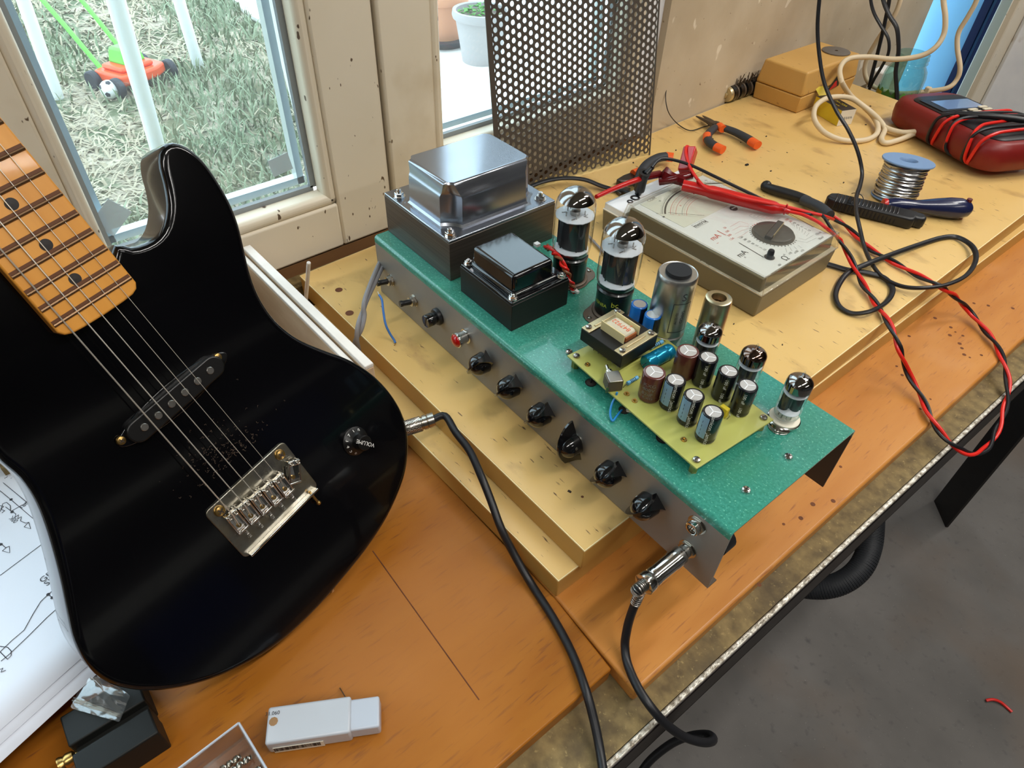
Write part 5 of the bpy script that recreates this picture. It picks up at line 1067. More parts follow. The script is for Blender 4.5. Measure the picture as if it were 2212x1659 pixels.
r0 = twist(bl_main, .0021, .070, 0); r1 = twist(bl_main, .0021, .070, math.pi)
MB().tube(catmull(tl, 5)[:-3] + r0, .0019, 9, 0, 0).build('lead', 'cable_black', bp)
rp_ = thing('red_test_probe', 'red test probe with a dark red finger guard lying across the clear lid', 'test probe')
a = [W(1288, 425, ZL_ + .016), W(1340, 402, ZL_ + .014), W(1398, 381, ZL_ + .012)]
MB().tube(a, lambda t: .0026 + .0010 * t, 12, 0, 4).build('insulated_tip', 'red_plastic', rp_)
b = MB(); b.tube([W(1395, 382, ZL_ + .012), W(1425, 376, ZL_ + .011)], .0048, 12, 0, 3); gF = frame(W(1428, 378, ZL_ + .0105), W(1470, 396, ZL_ + .010) - W(1410, 379, ZL_ + .011)); b.lathe([(.0040, -.006), (.0048, .0), (.0120, .004), (.0128, .006), (.0085, .012), (.0070, .018), (.0068, .030), (.0055, .031)], gF @ Matrix.Diagonal((.75, 1, 1, 1)), 8); b.build('finger_guard', 'red_dark', rp_, ang=25)
h = [W(1474, 400, ZL_ + .0090), W(1510, 408, ZL_ + .0080), W(1545, 417, ZL_ + .0078), W(1600, 431, ZL_ + .0078), W(1660, 446, ZL_ + .0062), W(1684, 452, ZL_ + .0052), W(1705, 457, ZL_ + .004)]
MB().tube(h, lambda t: .0068 if t < .30 else (.0078 if t < .72 else .0078 - .0045 * min(1, (t - .72) / .22)), 16, 0, 5).build('handle', 'red_plastic', rp_)
MB().tube(catmull([W(1700, 456, ZL_ + .0046), W(1735, 464, ZL_ + .0042), W(1768, 480, ZL_ + .0042), W(1790, 497, ZL_ + .0040)], 5)[:-2] + r1, .0020, 9, 0, 0).build('lead', 'red_wire', rp_)
for (x, y) in ((1503, 405), (1696, 455)):
    tie = MB(); q = W(x, y, ZL_ + .0078); tie.lathe([(.0080 if x < 1600 else .0046, -.001), (.0084 if x < 1600 else .005, 0), (.0080 if x < 1600 else .0046, .001)], frame(q, h[2] - h[1]), 16, caps=False); tie.box((0, .009 if x < 1600 else .005, 0), (.003, .006, .002), frame(q, h[2] - h[1]))
    tie.build('tie_wrap', 'red_plastic', rp_)
rq = thing('red_banana_plug', 'bright red right angled banana plug standing up behind the red probe', 'plug')
qa, qb = W(1478, 372, ZL_ + .012), W(1492, 322, ZL_ + .030)
F = frame(qa, qb - qa, (1, 0, 0)); L = (qb - qa).length
b = MB(); b.box((0, 0, L / 2), (.0150, .0125, L), F, 0, 1.08); b.build('plug_body', 'red_plastic', rq, bevel=.0016, seg=3)
b = MB(); b.tube([W(1494, 378, ZL_ + .014), W(1460, 386, ZL_ + .011), W(1424, 392, zf + zU + .010)], .0052, 12, 0, 3); b.build('plug_sleeve', 'red_dark', rq)
MB().lathe([(.0036, 0), (.0036, .0012), (.0022, .0012), (.0020, .0004)], F @ T(0, 0, L), 14, caps=False).build('screw_hole', 'red_dark', rq)
lead('lead', [qb + V3((.002, .001, -.002)), W(1484, 316, ZL_ + .034), W(1481, 330, ZL_ + .032), W(1488, 356, ZL_ + .024), W(1500, 378, ZL_ + .018), W(1514, 396, ZL_ + .0175), W(1530, 408, ZL_ + .0168), W(1560, 414, ZL_ + .0165), W(1600, 426, ZL_ + .0168), W(1650, 437, ZL_ + .014), W(1700, 447, ZL_ + .009), W(1745, 458, ZL_ + .0045), W(1778, 466, ZL_ + .0015), W(1800, 474, zU + .030)], .0019, 'red_wire', rq)
# black probe and orange tipped handle behind the lid
kp = thing('black_test_probe', 'black test probe lying behind the far edge of the clear lid', 'test probe')
MB().tube(PW([(1648, 402, zU + .006), (1672, 410, zU + .0075), (1720, 424, zU + .008), (1748, 434, zU + .008)]), lambda t: .0055 + .0015 * math.sin(t * 3), 14, 0, 4).build('handle', 'plastic_black', kp)
MB().sphere(W(1655, 402, zU + .007), .0078, 14).build('guard', 'plastic_black', kp)
MB().tube(PW([(1735, 432, zU + .009), (1770, 448, zU + .013), (1792, 466, zU + .014)]), .0072, 14, 0, 4).build('cable_boot', 'plier_grip', kp)
# ================================================================== pliers
def plier_handle(pts, r, r2, name, parent, mt='plier_grip', flat=.8): return MB().tube(pts, lambda t: r * .88 + (r2 * .86 - r * .88) * t, 14, 0, 5, flat).build(name, mt, parent)
pl1 = thing('pliers', 'long nose pliers with dark grips and orange handle ends, beside the wall', 'pliers', None, 'pliers on the yellow board')
zp_ = zU + .009
plier_handle(PW([(1545, 275, zp_), (1530, 290, zp_), (1531, 305, zp_), (1548, 318, zp_)]), .0070, .0090, 'grip', pl1); plier_handle(PW([(1556, 274, zp_), (1585, 284, zp_), (1612, 298, zp_), (1624, 306, zp_)]), .0070, .0092, 'grip', pl1)
b = MB().tube(PW([(1546, 317, zp_), (1562, 324, zp_)]), .0078, 14, 0, 3, .8); b.build('grip_end', 'orange', pl1); MB().tube(PW([(1622, 305, zp_), (1637, 314, zp_)]), .0080, 14, 0, 3, .8).build('grip_end', 'orange', pl1)
MB().tube(PW([(1553, 272, zp_ + .001), (1562, 279, zp_ + .001)]), .0070, 12, 0, 3, .85).build('grip_collar', 'orange', pl1); MB().tube(PW([(1528, 292, zp_ + .0), (1528, 302, zp_)]), .0070, 12, 0, 3, .85).build('grip_collar', 'orange', pl1)
MB().tube(PW([(1545, 272, zp_), (1530, 263, zp_), (1504, 251, zp_ - .003)]), lambda t: .0085 - .0070 * t, 8, 0, 4, .6).build('jaw', 'plier_steel', pl1); MB().tube(PW([(1545, 270, zp_), (1532, 259, zp_), (1518, 250, zp_ - .003)]), lambda t: .0070 - .0058 * t, 8, 0, 4, .6).build('jaw', 'plier_steel', pl1)
MB().lathe([(.0075, -.004), (.0075, .004), (.0035, .0045), (.0001, .0048)], T(*W(1545, 270, zp_)), 18).build('pivot', 'plier_steel', pl1)
pl2 = thing('pliers', 'side cutters half hidden behind the black banana plug, jaws pointing left', 'pliers', None, 'pliers on the yellow board')
plier_handle(PW([(1376, 400, zU + .012), (1385, 372, zU + .016), (1400, 353, zU + .017), (1422, 341, zU + .016), (1440, 338, zU + .014)]), .0072, .0090, 'grip', pl2); MB().tube(PW([(1438, 338, zU + .014), (1454, 340, zU + .014)]), .0080, 14, 0, 3, .8).build('grip_end', 'orange', pl2)
MB().tube(PW([(1380, 373, zU + .010), (1368, 378, zU + .009)]), .0075, 12, 0, 3).build('grip_collar', 'orange', pl2)
b = MB(); pp = [W(x, y, zU) for x, y in ((1329, 401), (1345, 391), (1374, 380), (1384, 384), (1378, 398), (1360, 404), (1340, 404))]; b.prism([(p.x, p.y) for p in pp], zU + .0006, zU + .010); b.build('jaw', 'plier_steel', pl2, bevel=.002)
b = MB(); pp = [W(x, y, zU) for x, y in ((1331, 420), (1330, 411), (1352, 411), (1362, 414), (1352, 424), (1338, 426))]; b.prism([(p.x, p.y) for p in pp], zU + .0004, zU + .006); b.build('jaw', 'plier_steel', pl2, bevel=.0015)
op = thing('precision_cutters', 'dark handle with an orange end poking out behind the right side of the clear lid', 'pliers')
MB().tube(PW([(1752, 437, zU + .005), (1766, 444, zU + .006)]), .0050, 12, 0, 3).build('grip', 'plier_grip', op)
MB().tube(PW([(1768, 447, zU + .0072), (1784, 457, zU + .0072)]), .0068, 14, 0, 3).build('grip_end', 'orange', op)
# black cord from behind the transformer
tag(MB().tube(PW([(1128, 410, zU + .008), (1175, 392, zU + .012), (1218, 385, zU + .014), (1262, 388, zU + .012), (1300, 402, zU + .006), (1335, 412, zU + .0045), (1352, 414, zU + .009), (1368, 420, zU + .009)]), .0036, 12, 0, 5, .7).build('flat_cable', 'cable_black'), 'flat black cord lying between the large transformer and the analogue meter', 'cable')
tag(MB().tube(PW([(1243, 480, zU + .003), (1262, 500, zU + .003), (1290, 530, zU + .003), (1310, 552, zU + .003)]), .0016, 8).build('grey_wire', 'grey_cable'), 'short grey wire crossing the board behind the two power valves', 'wire')
# ================================================================== power cord hanging in front and looping on the board
cord = [WY(1775, -30, .95), WY(1770, 0, .95), WY(1766, 60, .95), WY(1770, 120, .95), WY(1781, 180, .95), WY(1806, 238, .95), WY(1832, 280, .95), WY(1852, 325, .95), W(1862, 370, .088), W(1858, 400, .082), W(1850, 425, .080), W(1850, 458, .081), W(1857, 492, zU + .022), W(1866, 530, zU + .010)]
cord += PW([(1880, 564, zU + .0075), (1905, 597, zU + .005), (1946, 618, zU + .0065), (1995, 622, zU + .010), (2048, 614, zU + .010), (2089, 593, zU + .009), (2108, 560, zU + .010), (2100, 532, zU + .007), (2069, 513, zU + .004), (2036, 513, zU + .0035), (1987, 528, zU + .0045), (1930, 548, zU + .009), (1876, 569, zU + .0125), (1835, 587, zU + .008), (1815, 610, zU + .004), (1805, 638, zU + .0035), (1815, 663, zU + .0035), (1843, 677, zU + .0035), (1884, 671, zU + .009), (1917, 650, zU + .004), (1928, 625, zU + .0035), (1911, 601, zU + .0035), (1872, 589, zU + .004), (1831, 583, zU + .0035), (1796, 573, zU + .0035), (1770, 566, zU + .0035)])
tag(MB().tube(cord, .0032, 10, 0, 6, .75).build('power_cord', 'cable_black'), 'black cord hanging from above and lying in loops at the right of the analogue meter', 'cable')
# ================================================================== solder reel, screwdriver, soldering iron stand grip
sr = thing('solder_reel', 'reel of bright solder wire with a blue grey plastic end flange', 'solder reel')
c0 = W(1930, 426, zU + .001); c0.z = zU + .0005; ctop = W(1948, 345, zU + .0505); ctop = V3((c0.x - .004, c0.y + .006, zU + .053)); ax_ = (ctop - c0)
F = frame(c0, ax_); L = ax_.length
MB().lathe([(.0300, 0), (.0300, .0018), (.012, .0020)], F, 40, caps=False).build('flange', 'spool_blue', sr); MB().lathe([(.0335, L - .0025), (.0340, L - .0012), (.0335, L), (.0120, L), (.0100, L - .003), (.0100, L - .010)], F, 44, caps=False).build('flange', 'spool_blue', sr)
hp_ = []; turns = 22
for i in range(turns * 28 + 1): t = i / (turns * 28); a = 2 * math.pi * i / 28; rr_ = .0272 + .0012 * math.sin(t * 40) + .0007 * math.sin(a * 1.7 + t * 9); hp_.append(F @ V3((rr_ * math.cos(a), rr_ * math.sin(a), .003 + (L - .0075) * t + .0011 * math.sin(a * 1.3 + t * 17))))
MB().tube(hp_, .00125, 6, 0, 0).build('solder_wire', 'solder', sr); MB().lathe([(.0268, .0022), (.0268, L - .003)], F, 30, caps=False).build('solder_core', 'solder', sr)
sd_ = thing('screwdriver', 'screwdriver with a dark blue bulbous handle lying by the solder reel', 'screwdriver')
sh_ = PW([(1848, 433, zU + .0106), (1905, 441, zU + .0115)]); MB().tube(sh_, .0016, 10, 0, 0).build('shaft', 'chrome', sd_)
a, c = W(1905, 441, zU + .0115), W(2098, 452, zU + .0148); F = frame(a, c - a); L = (c - a).length
MB().lathe([(.0045, 0), (.0075, .001), (.0080, .004), (.0075, .006)], F, 24).build('collar', 'red_plastic', sd_)
MB().lathe([(.0072, .006), (.0085, .010), (.0092, L * .18), (.0080, L * .34), (.0085, L * .42), (.0118, L * .60), (.0140, L * .76), (.0138, L * .87), (.0105, L * .96), (.0060, L * .995), (.0001, L)], F, 30).build('handle', 'screwdriver_blue', sd_)
b = MB(); b.cyl(F @ V3((0, -.0148, L * .93)), F @ V3((0, .0148, L * .93)), .0034, n=14); b.build('hang_hole', 'red_dark', sd_)
gr = thing('cable_stripper', 'black ribbed plastic tool handle lying in front of the screwdriver', 'tool')
a, c = W(1778, 443, zU), W(1992, 494, zU); d = (c - a); L = d.length; d.normalize(); MGr = Matrix((d, V3((-d.y, d.x, 0)), V3((0, 0, 1)))).transposed().to_4x4(); MGr.translation = V3((a.x, a.y, zU))
ou = [(0, -.002), (.004, .008), (.012, .0125), (.03, .0130), (L * .72, .0130), (L * .86, .0125), (L * .96, .010), (L, .002), (L * .985, -.004), (L * .95, -.0055), (L * .90, -.0050), (L * .885, -.012), (L * .84, -.0145), (L * .70, -.0135), (.03, -.0125), (.012, -.011), (.003, -.007)]
MB().prism(ou, .0008, .0165, MGr).build('handle', 'plastic_black', gr, bevel=.0035, seg=4)
b = MB()
for k in range(17): x = L * .10 + k * L * .038; b.tube([MGr @ V3(p) for p in ((x, -.0140, .004), (x, -.0120, .0145), (x + .0005, -.007, .0172), (x + .001, .007, .0172), (x + .0015, .0118, .0145))], .0010, 6, 0, 0)
b.build('ribs', 'plastic_black', gr)
tag(MB().tube(PW([(1840, 418, zU + .001), (1850, 417, zU + .006), (1862, 423, zU + .009), (1866, 436, zU + .004), (1862, 448, zU + .001)]), .0006, 6).build('wire_curl', 'cable_black'), 'tiny curl of thin black wire by the solder reel', 'wire')
# ================================================================== things along the wall
bx = thing('project_box', 'tan plastic box with a closed lid against the plaster wall', 'box')
q = [W(1720, 247, zU), W(1622, 210, zU)]; d = (q[0] - q[1]).normalized(); d.z = 0; MBx = Matrix((d, V3((-d.y, d.x, 0)), V3((0, 0, 1)))).transposed().to_4x4(); MBx.translation = V3((q[1].x, q[1].y, zU + .0005)); wb = (q[0] - q[1]).length; lb = .178
b = MB(); b.box((wb / 2, lb / 2, .0135), (wb - .004, lb - .004, .027), MBx, 0, 1.035, 1.02); b.build('lower_shell', 'beige_box', bx, bevel=.002, seg=3)
b = MB(); b.box((wb / 2, lb / 2, .0470), (wb, lb, .0385), MBx, 0, .90, .945); b.build('lid', 'beige_box', bx, bevel=.0035, seg=3)
P = W(1806, 111, zU + .0675); dc = MB().lathe([(.0245, 0), (.0245, .0014), (.0235, .0018), (.003, .0018), (.003, .001)], T(P.x, P.y, zU + .0672), 36, caps=False).build('cutting_disc', 'disc_grey'); tag(dc, 'dark grey abrasive disc lying on the tan box', 'disc')
b = MB(); pq = [MBx @ V3(p) for p in ((wb + .0012, .075, .020), (wb + .0012, .118, .024), (wb - .0010, .112, .048))]; b.add(pq, [(0, 1, 2)]); o = b.build('warning_sticker', 'plastic_black', bx, smooth=False)
b = MB(); pq = [MBx @ V3(p) for p in ((wb + .0016, .086, .022), (wb + .0016, .110, .025), (wb - .0002, .107, .037))]; b.add(pq, [(0, 1, 2)]); b.build('sticker_mark', 'red_plastic', bx, smooth=False)
sw = thing('rotary_switch', 'greasy black multi wafer rotary switch lying at the foot of the plaster wall', 'switch')
a, c = W(1568, 205, zU + .0135), W(1640, 160, zU + .016); c = V3((-.655, 1.205, zU + .0145)); F = frame(a, c - a); L = (c - a).length
MB().lathe([(.0001, -.004), (.0045, -.004), (.0045, .0), (.0118, .0006), (.0128, .003), (.0128, .007), (.0095, .008)], F, 26).build('bushing', 'brass_plate', sw)
for k in range(6): MB().lathe([(.0100, .008 + k * .019), (.0132, .009 + k * .019), (.0132, .0165 + k * .019), (.0100, .0175 + k * .019)], F, 24).build('wafer', 'tube_base', sw); MB().lathe([(.0102, .0172 + k * .019), (.0136, .0178 + k * .019), (.0136, .0215 + k * .019), (.0102, .0222 + k * .019)], F, 24).build('wafer_ring', 'socket_brown', sw)
b = MB(); random.seed(4)
for k in range(34): z = random.uniform(.02, L - .01); a_ = random.uniform(-.6, .7); o_ = F.to_3x3().inverted() @ V3((.35 + .5 * math.sin(a_), 0, .8)); o_.z = 0; o_.normalize(); p = F @ (V3((0, 0, z)) + o_ * .012); b.tube([p, p + V3((random.uniform(-.003, .004), random.uniform(-.004, .004), random.uniform(.006, .020)))], .0007, 5, 0, 0)
b.build('solder_tags', 'plier_steel', sw)
hw_ = [W(1545, 268, zU + .002), W(1520, 274, zU + .003), W(1490, 282, zU + .003), W(1462, 266, zU + .005), WX(1443, 240, -.640), WX(1438, 205, -.652), WX(1446, 180, -.657), WX(1470, 166, -.660), WX(1505, 164, -.664), WX(1522, 180, -.666), WX(1536, 194, -.666), WX(1548, 180, -.668), WX(1573, 160, -.668)]
tag(MB().tube(hw_, .0008, 6).build('bent_wire', 'cable_black'), 'thin black wire bent like a heart against the plaster wall', 'wire')
tbx = thing('valve_carton', 'small black and yellow valve carton lying on its side by the tan box', 'carton')
q0, q1, q2 = W(1807, 273, zU), W(1843, 273, zU), W(1775, 230, zU); d = (q1 - q0).normalized(); MV = Matrix((d, V3((-d.y, d.x, 0)), V3((0, 0, 1)))).transposed().to_4x4(); MV.translation = q0 + V3((0, 0, .0004))
bxx = MB(); wv, lv, hv_ = .0300, .066, .0255
MVb = MV @ RZ(16)
bxx.add([(0, 0, 0), (wv, 0, 0), (wv, 0, hv_), (0, 0, hv_)], [(0, 1, 2, 3)], MVb, 2); bxx.add([(0, 0, hv_), (wv, 0, hv_), (wv, lv, hv_), (0, lv, hv_)], [(0, 1, 2, 3)], MVb, 0); bxx.add([(0, 0, 0), (0, 0, hv_), (0, lv, hv_), (0, lv, 0)], [(0, 1, 2, 3)], MVb, 1); bxx.add([(wv, 0, 0), (wv, lv, 0), (wv, lv, hv_), (wv, 0, hv_)], [(0, 1, 2, 3)], MVb, 0); bxx.add([(0, lv, 0), (0, lv, hv_), (wv, lv, hv_), (wv, lv, 0)], [(0, 1, 2, 3)], MVb, 0); bxx.add([(0, 0, 0), (0, lv, 0), (wv, lv, 0), (wv, 0, 0)], [(0, 1, 2, 3)], MVb, 2)
bxx.build('carton', ['tube_box_black', 'tube_box_yellow', 'tube_box_white'], tbx, smooth=False)
b = MB(); b.add([(.006, lv, hv_), (wv - .006, lv, hv_), (wv - .004, lv + .014, hv_ + .010), (.003, lv + .014, hv_ + .010)], [(0, 1, 2, 3)], MVb); b.build('open_flap', 'tube_box_yellow', tbx, smooth=False)
b = MB(); b.text('MAZDA', .0080, MVb @ T(wv * .66, lv * .40, hv_ + .0003) @ RZ(-90)); b.text('Radio', .0044, MVb @ T(wv * .30, lv * .34, hv_ + .0003) @ RZ(-90)); b.build('carton_print', 'tube_box_yellow', tbx, smooth=False)
b = MB()
for k in range(5): b.text('IIIII', .0040, MVb @ T(.006 + .0045 * k, -.0003, .012) @ RX(90) @ RZ(-70 + 6 * k))
b.build('end_print', 'print_black', tbx, smooth=False)
# cream cables
cc = [WY(2040, -40, 1.33), WY(2038, 0, 1.33), WY(2042, 37, 1.33), WY(2039, 73, 1.33), WY(2020, 103, 1.32), WY(1987, 121, 1.31), WY(1932, 128, 1.29), WY(1877, 123, 1.27), WY(1833, 127, 1.24), WY(1815, 147, 1.21), WY(1818, 176, 1.18)] + PW([(1837, 206, zU + .024), (1863, 228, zU + .014), (1885, 250, zU + .010), (1896, 272, zU + .009), (1892, 291, zU + .005), (1866, 303, zU + .004), (1822, 303, zU + .006), (1782, 287, zU + .012), (1760, 260, zU + .020), (1761, 232, zU + .034), (1782, 214, zU + .040), (1811, 209, zU + .040), (1840, 213, zU + .034), (1866, 230, zU + .024), (1888, 248, zU + .016), (1903, 264, zU + .012), (1911, 280, zU + .006), (1904, 300, zU + .005), (1914, 309, zU + .005), (1945, 301, zU + .006), (1975, 289, zU + .010), (1992, 283, zU + .014), (1980, 284, zU + .0145), (1950, 286, zU + .010), (1920, 279, zU + .008), (1900, 268, zU + .007)])
tag(MB().tube(cc, .0042, 12, 0, 6).build('cream_cable', 'cream_cable'), 'cream cable coiled on the board in front of the glass jar', 'cable')
cc2 = [WY(2118, -40, 1.47), WY(2110, 0, 1.47), WY(2092, 34, 1.47), WY(2071, 70, 1.47), WY(2068, 103, 1.47), WY(2074, 147, 1.47), WY(2066, 173, 1.47), WY(2046, 190, 1.46), WY(2003, 197, 1.45), WY(1951, 202, 1.44), WY(1907, 195, 1.43), WY(1878, 180, 1.42), WY(1868, 154, 1.42), WY(1874, 125, 1.42), WY(1899, 81, 1.42), WY(1930, 37, 1.42), WY(1945, 0, 1.42), WY(1950, -40, 1.42)]
tag(MB().tube(cc2, .0042, 12, 0, 6).build('cream_cable', 'cream_cable'), 'cream cable hanging in a wide U behind the glass jar, held by a clamp', 'cable')
P = WY(2003, 197, 1.45); tag(MB().box((P.x, P.y, P.z), (.010, .010, .016)).build('cable_clamp', 'cream_cable', bevel=.002), 'small cream clamp on the hanging cream cable, left of the red meter', 'clamp')
for k, (lst, yy, r) in enumerate((([(1880, -40), (1881, 0), (1888, 28), (1903, 56), (1919, 84), (1919, 115), (1904, 145), (1889, 170), (1874, 200)], 1.395, .0042), ([(1925, -40), (1921, 0), (1911, 51), (1897, 110), (1884, 160), (1878, 188)], 1.405, .0052), ([(1902, -40), (1908, 0), (1921, 33), (1937, 60), (1941, 95), (1940, 122), (1935, 155), (1937, 190), (1939, 236)], 1.375, .0054))):
    tag(MB().tube([WY(x, y, yy) for x, y in lst], r, 10, 0, 6, .6).build('hanging_cord', 'cable_black'), ('black cord hanging in an S behind the tan box and crossing the other cords', 'straight black cord hanging slantwise behind the tan box', 'black cord hanging straight down in front of the glass jar')[k], 'cable', 'black cords hanging by the jar')
# glass jar
P = V3((-.503, 1.415, zT)); 
jr = thing('glass_jar', 'empty pale green glass jar with a torn green label, standing behind the board', 'jar', T(*P) @ Matrix.Diagonal((.80, .80, .84, 1)))
MB().lathe([(.0001, .002), (.040, .002), (.045, .006), (.046, .030), (.046, .112), (.043, .124), (.036, .134), (.035, .138), (.0375, .141), (.035, .145), (.0370, .149), (.0350, .153), (.0350, .158), (.0330, .159), (.0322, .152), (.0325, .136), (.0400, .122), (.0425, .110), (.0425, .010), (.0001, .008)], None, 44, caps=False).build('jar_glass', 'glass_jar', jr, ang=60)
b = MB(); vs = []; 
for i in range(25): a = math.radians(190 + i * 6); vs += [(.0464 * math.cos(a), .0464 * math.sin(a), .012 + .004 * math.sin(i)), (.0464 * math.cos(a), .0464 * math.sin(a), .084 + .006 * math.sin(i * 1.7))]
b.add(vs, [(2 * i, 2 * i + 2, 2 * i + 3, 2 * i + 1) for i in range(24)]); b.build('label', 'leaf', jr)
b = MB(); vs = []
for i in range(9): a = math.radians(196 + i * 6); vs += [(.0468 * math.cos(a), .0468 * math.sin(a), .050 + .003 * math.sin(i)), (.0468 * math.cos(a), .0468 * math.sin(a), .080)]
b.add(vs, [(2 * i, 2 * i + 2, 2 * i + 3, 2 * i + 1) for i in range(8)]); b.build('label_patch', 'tube_box_yellow', jr)
P = W(1880, 196, -.004); tag(MB().box((P.x, P.y + .03, .010), (.030, .05, .05)).build('plug_block', 'white_plastic', bevel=.004), 'pale plastic plug block behind the end of the yellow board', 'plug')
# ================================================================== red digital meter with wound leads
dm = thing('digital_multimeter', 'digital multimeter in a dark red rubber holster, its leads wound round it', 'multimeter')
da = math.radians(-27); du = V3((math.cos(da), math.sin(da), 0)); MDm = Matrix((du, V3((-du.y, du.x, 0)), V3((0, 0, 1)))).transposed().to_4x4(); MDm.translation = V3((-.421, 1.292, zU + .0006)); MDm = MDm @ RY(-3)
Lm, Wm = .235, .128
def rbox(hx, hy, r, k=6): return rrpts(hx, hy, r, k)
def stack(levels, M_, mat=0):
    vs = []; fs = []; n = len(levels[0][0])
    for pts, z in levels: vs += [(p[0], p[1], z) for p in pts]
    for j in range(len(levels) - 1):
        for i in range(n): fs.append((j * n + i, j * n + (i + 1) % n, (j + 1) * n + (i + 1) % n, (j + 1) * n + i))
    fs.append(tuple((len(levels) - 1) * n + i for i in range(n))); fs.append(tuple(reversed(range(n)))); return MB().add(vs, fs, M_, mat)
Mc = MDm @ T(Lm / 2, 0, .0)
waist = lambda P, s: [(p[0], p[1] * (1 - .10 * max(0, math.cos((p[0] - .03) / .075)) * s)) for p in P]
stack([(rbox(Lm / 2 - .008, Wm / 2 - .008, .03), .0), (rbox(Lm / 2 - .002, Wm / 2 - .002, .034), .006), (rbox(Lm / 2, Wm / 2, .036), .018), (rbox(Lm / 2, Wm / 2, .036), .030), (rbox(Lm / 2 - .004, Wm / 2 - .004, .033), .040), (rbox(Lm / 2 - .010, Wm / 2 - .010, .028), .043)], Mc).build('holster', 'dmm_red', dm, ang=50)
stack([(rbox(Lm / 2 - .022, Wm / 2 - .016, .018), .038), (rbox(Lm / 2 - .022, Wm / 2 - .016, .018), .0440), (rbox(Lm / 2 - .025, Wm / 2 - .019, .015), .0462)], Mc @ T(.007, 0, 0)).build('meter_body', 'dmm_black', dm, ang=40)
ql = [MDm.inverted() @ W(x, y, zU + .0545) for x, y in ((2006, 226), (2080, 196), (2121, 218), (2044, 244))]
sx = sum(p.x for p in ql) / 4; sy = sum(p.y for p in ql) / 4
MB().box((sx, sy, .0468), (.052, .088, .0010), MDm).build('display_window', 'plastic_black', dm, bevel=.0004); MB().box((sx + .002, sy + .004, .0475), (.038, .070, .0008), MDm).build('lcd', 'lcd', dm)
for r_ in range(2):
    for c_ in range(4): p = MDm.inverted() @ W(2062 + c_ * 21 + r_ * 10, 244 - c_ * 6.4 + r_ * 5.4, zU + .0575); MB().box((p.x, p.y, .0478), (.0065, .0150, .0026), MDm).build('button', 'button_cream', dm, bevel=.0011, seg=3)
for k in range(7):
    x0 = .130 + k * .0120; ph = random.uniform(-.006, .006); pts = []
    for i in range(25):
        a = 2 * math.pi * i / 24; cy_, cz_ = (Wm / 2 + .0045 + .002 * (k % 3)) * math.cos(a), (.026 + .003 * (k % 3)) * math.sin(a); cc_ = math.copysign(abs(math.cos(a)) ** .45, math.cos(a)); ss_ = math.copysign(abs(math.sin(a)) ** .55, math.sin(a))
        pts.append(MDm @ V3((x0 + .010 * math.sin(a + k) + .014 * math.cos(a) * (1 if k % 2 else -.4) + ph, (Wm / 2 + .0035) * cc_, max(.0025, .0265 + (.0275 + .0022 * (k % 2)) * ss_))))
    MB().tube(pts[:-1], .0024, 8, 0, 4, 1, True).build('wound_lead', ('red_wire', 'cable_black')[k % 2], dm)
MB().tube([MDm @ V3(p) for p in ((.13, -.05, .053), (.16, -.02, .058), (.185, .02, .058), (.205, .05, .052))], .0048, 12, 0, 4).build('probe_handle', 'plastic_black', dm)
b = MB(); b.text('BM 517', .006, MDm @ T(Lm - .045, -.02, .0468) @ RZ(90)); b.build('meter_print', 'print_grey', dm, smooth=False)
# ================================================================== things in the lower left
paper_E1, paper_E2 = W(212, 1447, .036), W(-80, 1737, .028)
pd = (paper_E2 - paper_E1); pd.z = 0; Lp_ = pd.length; pd.normalize(); pn = V3((pd.y, -pd.x, 0)); pn = pn if pn.x < 0 else -pn
for k in range(3):
    off = .0075 * (2 - k) - (.002 if k else 0); z = .0335 + .0012 * k; A_ = paper_E1 - pd * (.10 - .006 * k) - pn * (off - .0150) ; nx, ny = 10, 12
    vs = [A_ + pd * (.42 * i / nx) + pn * (.297 * j / ny) for i in range(nx + 1) for j in range(ny + 1)]
    def pz(p): return z - .0315 * max(0, min(1, ((p - paper_E1).dot(pn) - .03) / .22)) ** 1.5 
    vs = [(p.x, p.y, pz(p)) for p in vs]; fs = [(i * (ny + 1) + j, i * (ny + 1) + j + 1, (i + 1) * (ny + 1) + j + 1, (i + 1) * (ny + 1) + j) for i in range(nx) for j in range(ny)]
    o = MB().add(vs, fs).build('paper_sheet', 'paper'); m_ = o.modifiers.new('s', 'SOLIDIFY'); m_.thickness = .0003
    if k == 2: sheet = tag(o, 'topmost paper sheet with a hand drawn circuit, left of the guitar', 'paper', 'sheets of paper under the guitar')
    else: tag(o, ('lowest paper sheet of the stack, its edge showing beyond the others', 'middle paper sheet of the stack, showing as a thin edge')[k], 'paper', 'sheets of paper under the guitar')
def onp(x, y):
    P = W(x, y, .035)
    for _ in range(5): zz = .0359 + .0003 - .0315 * max(0, min(1, ((P - paper_E1).dot(pn) - .03) / .22)) ** 1.5; P = W(x, y, zz)
    return P
ink = MB()
def il(pts, r=.00025): ink.tube([onp(x, y) for x, y in pts], r, 4, 0, 0)
def dot(x, y, r=.0013): ink.lathe([(r, .0001), (.0001, .0003)], T(*onp(x, y)), 10, caps=False)
il([(0, 1243), (103, 1166)]); il([(0, 1060), (22, 1078), (95, 1140)]); il([(0, 1037), (58, 1085)]); il([(58, 1085), (24, 1104)]); il([(24, 1104), (12, 1095)]); il([(24, 1104), (34, 1110), (32, 1118), (40, 1112), (38, 1121), (46, 1116), (44, 1125), (55, 1130)])
il([(55, 1130), (62, 1128), (66, 1142), (52, 1138), (62, 1128)]); il([(0, 1173), (12, 1183), (20, 1180), (21, 1194), (5, 1190), (14, 1182)]); dot(2, 1176); dot(24, 1079); dot(26, 1106)
il([(0, 1021), (12, 1021), (16, 1025), (18, 1030), (22, 1026), (24, 1034), (28, 1030)], .0002); dot(12, 1021)
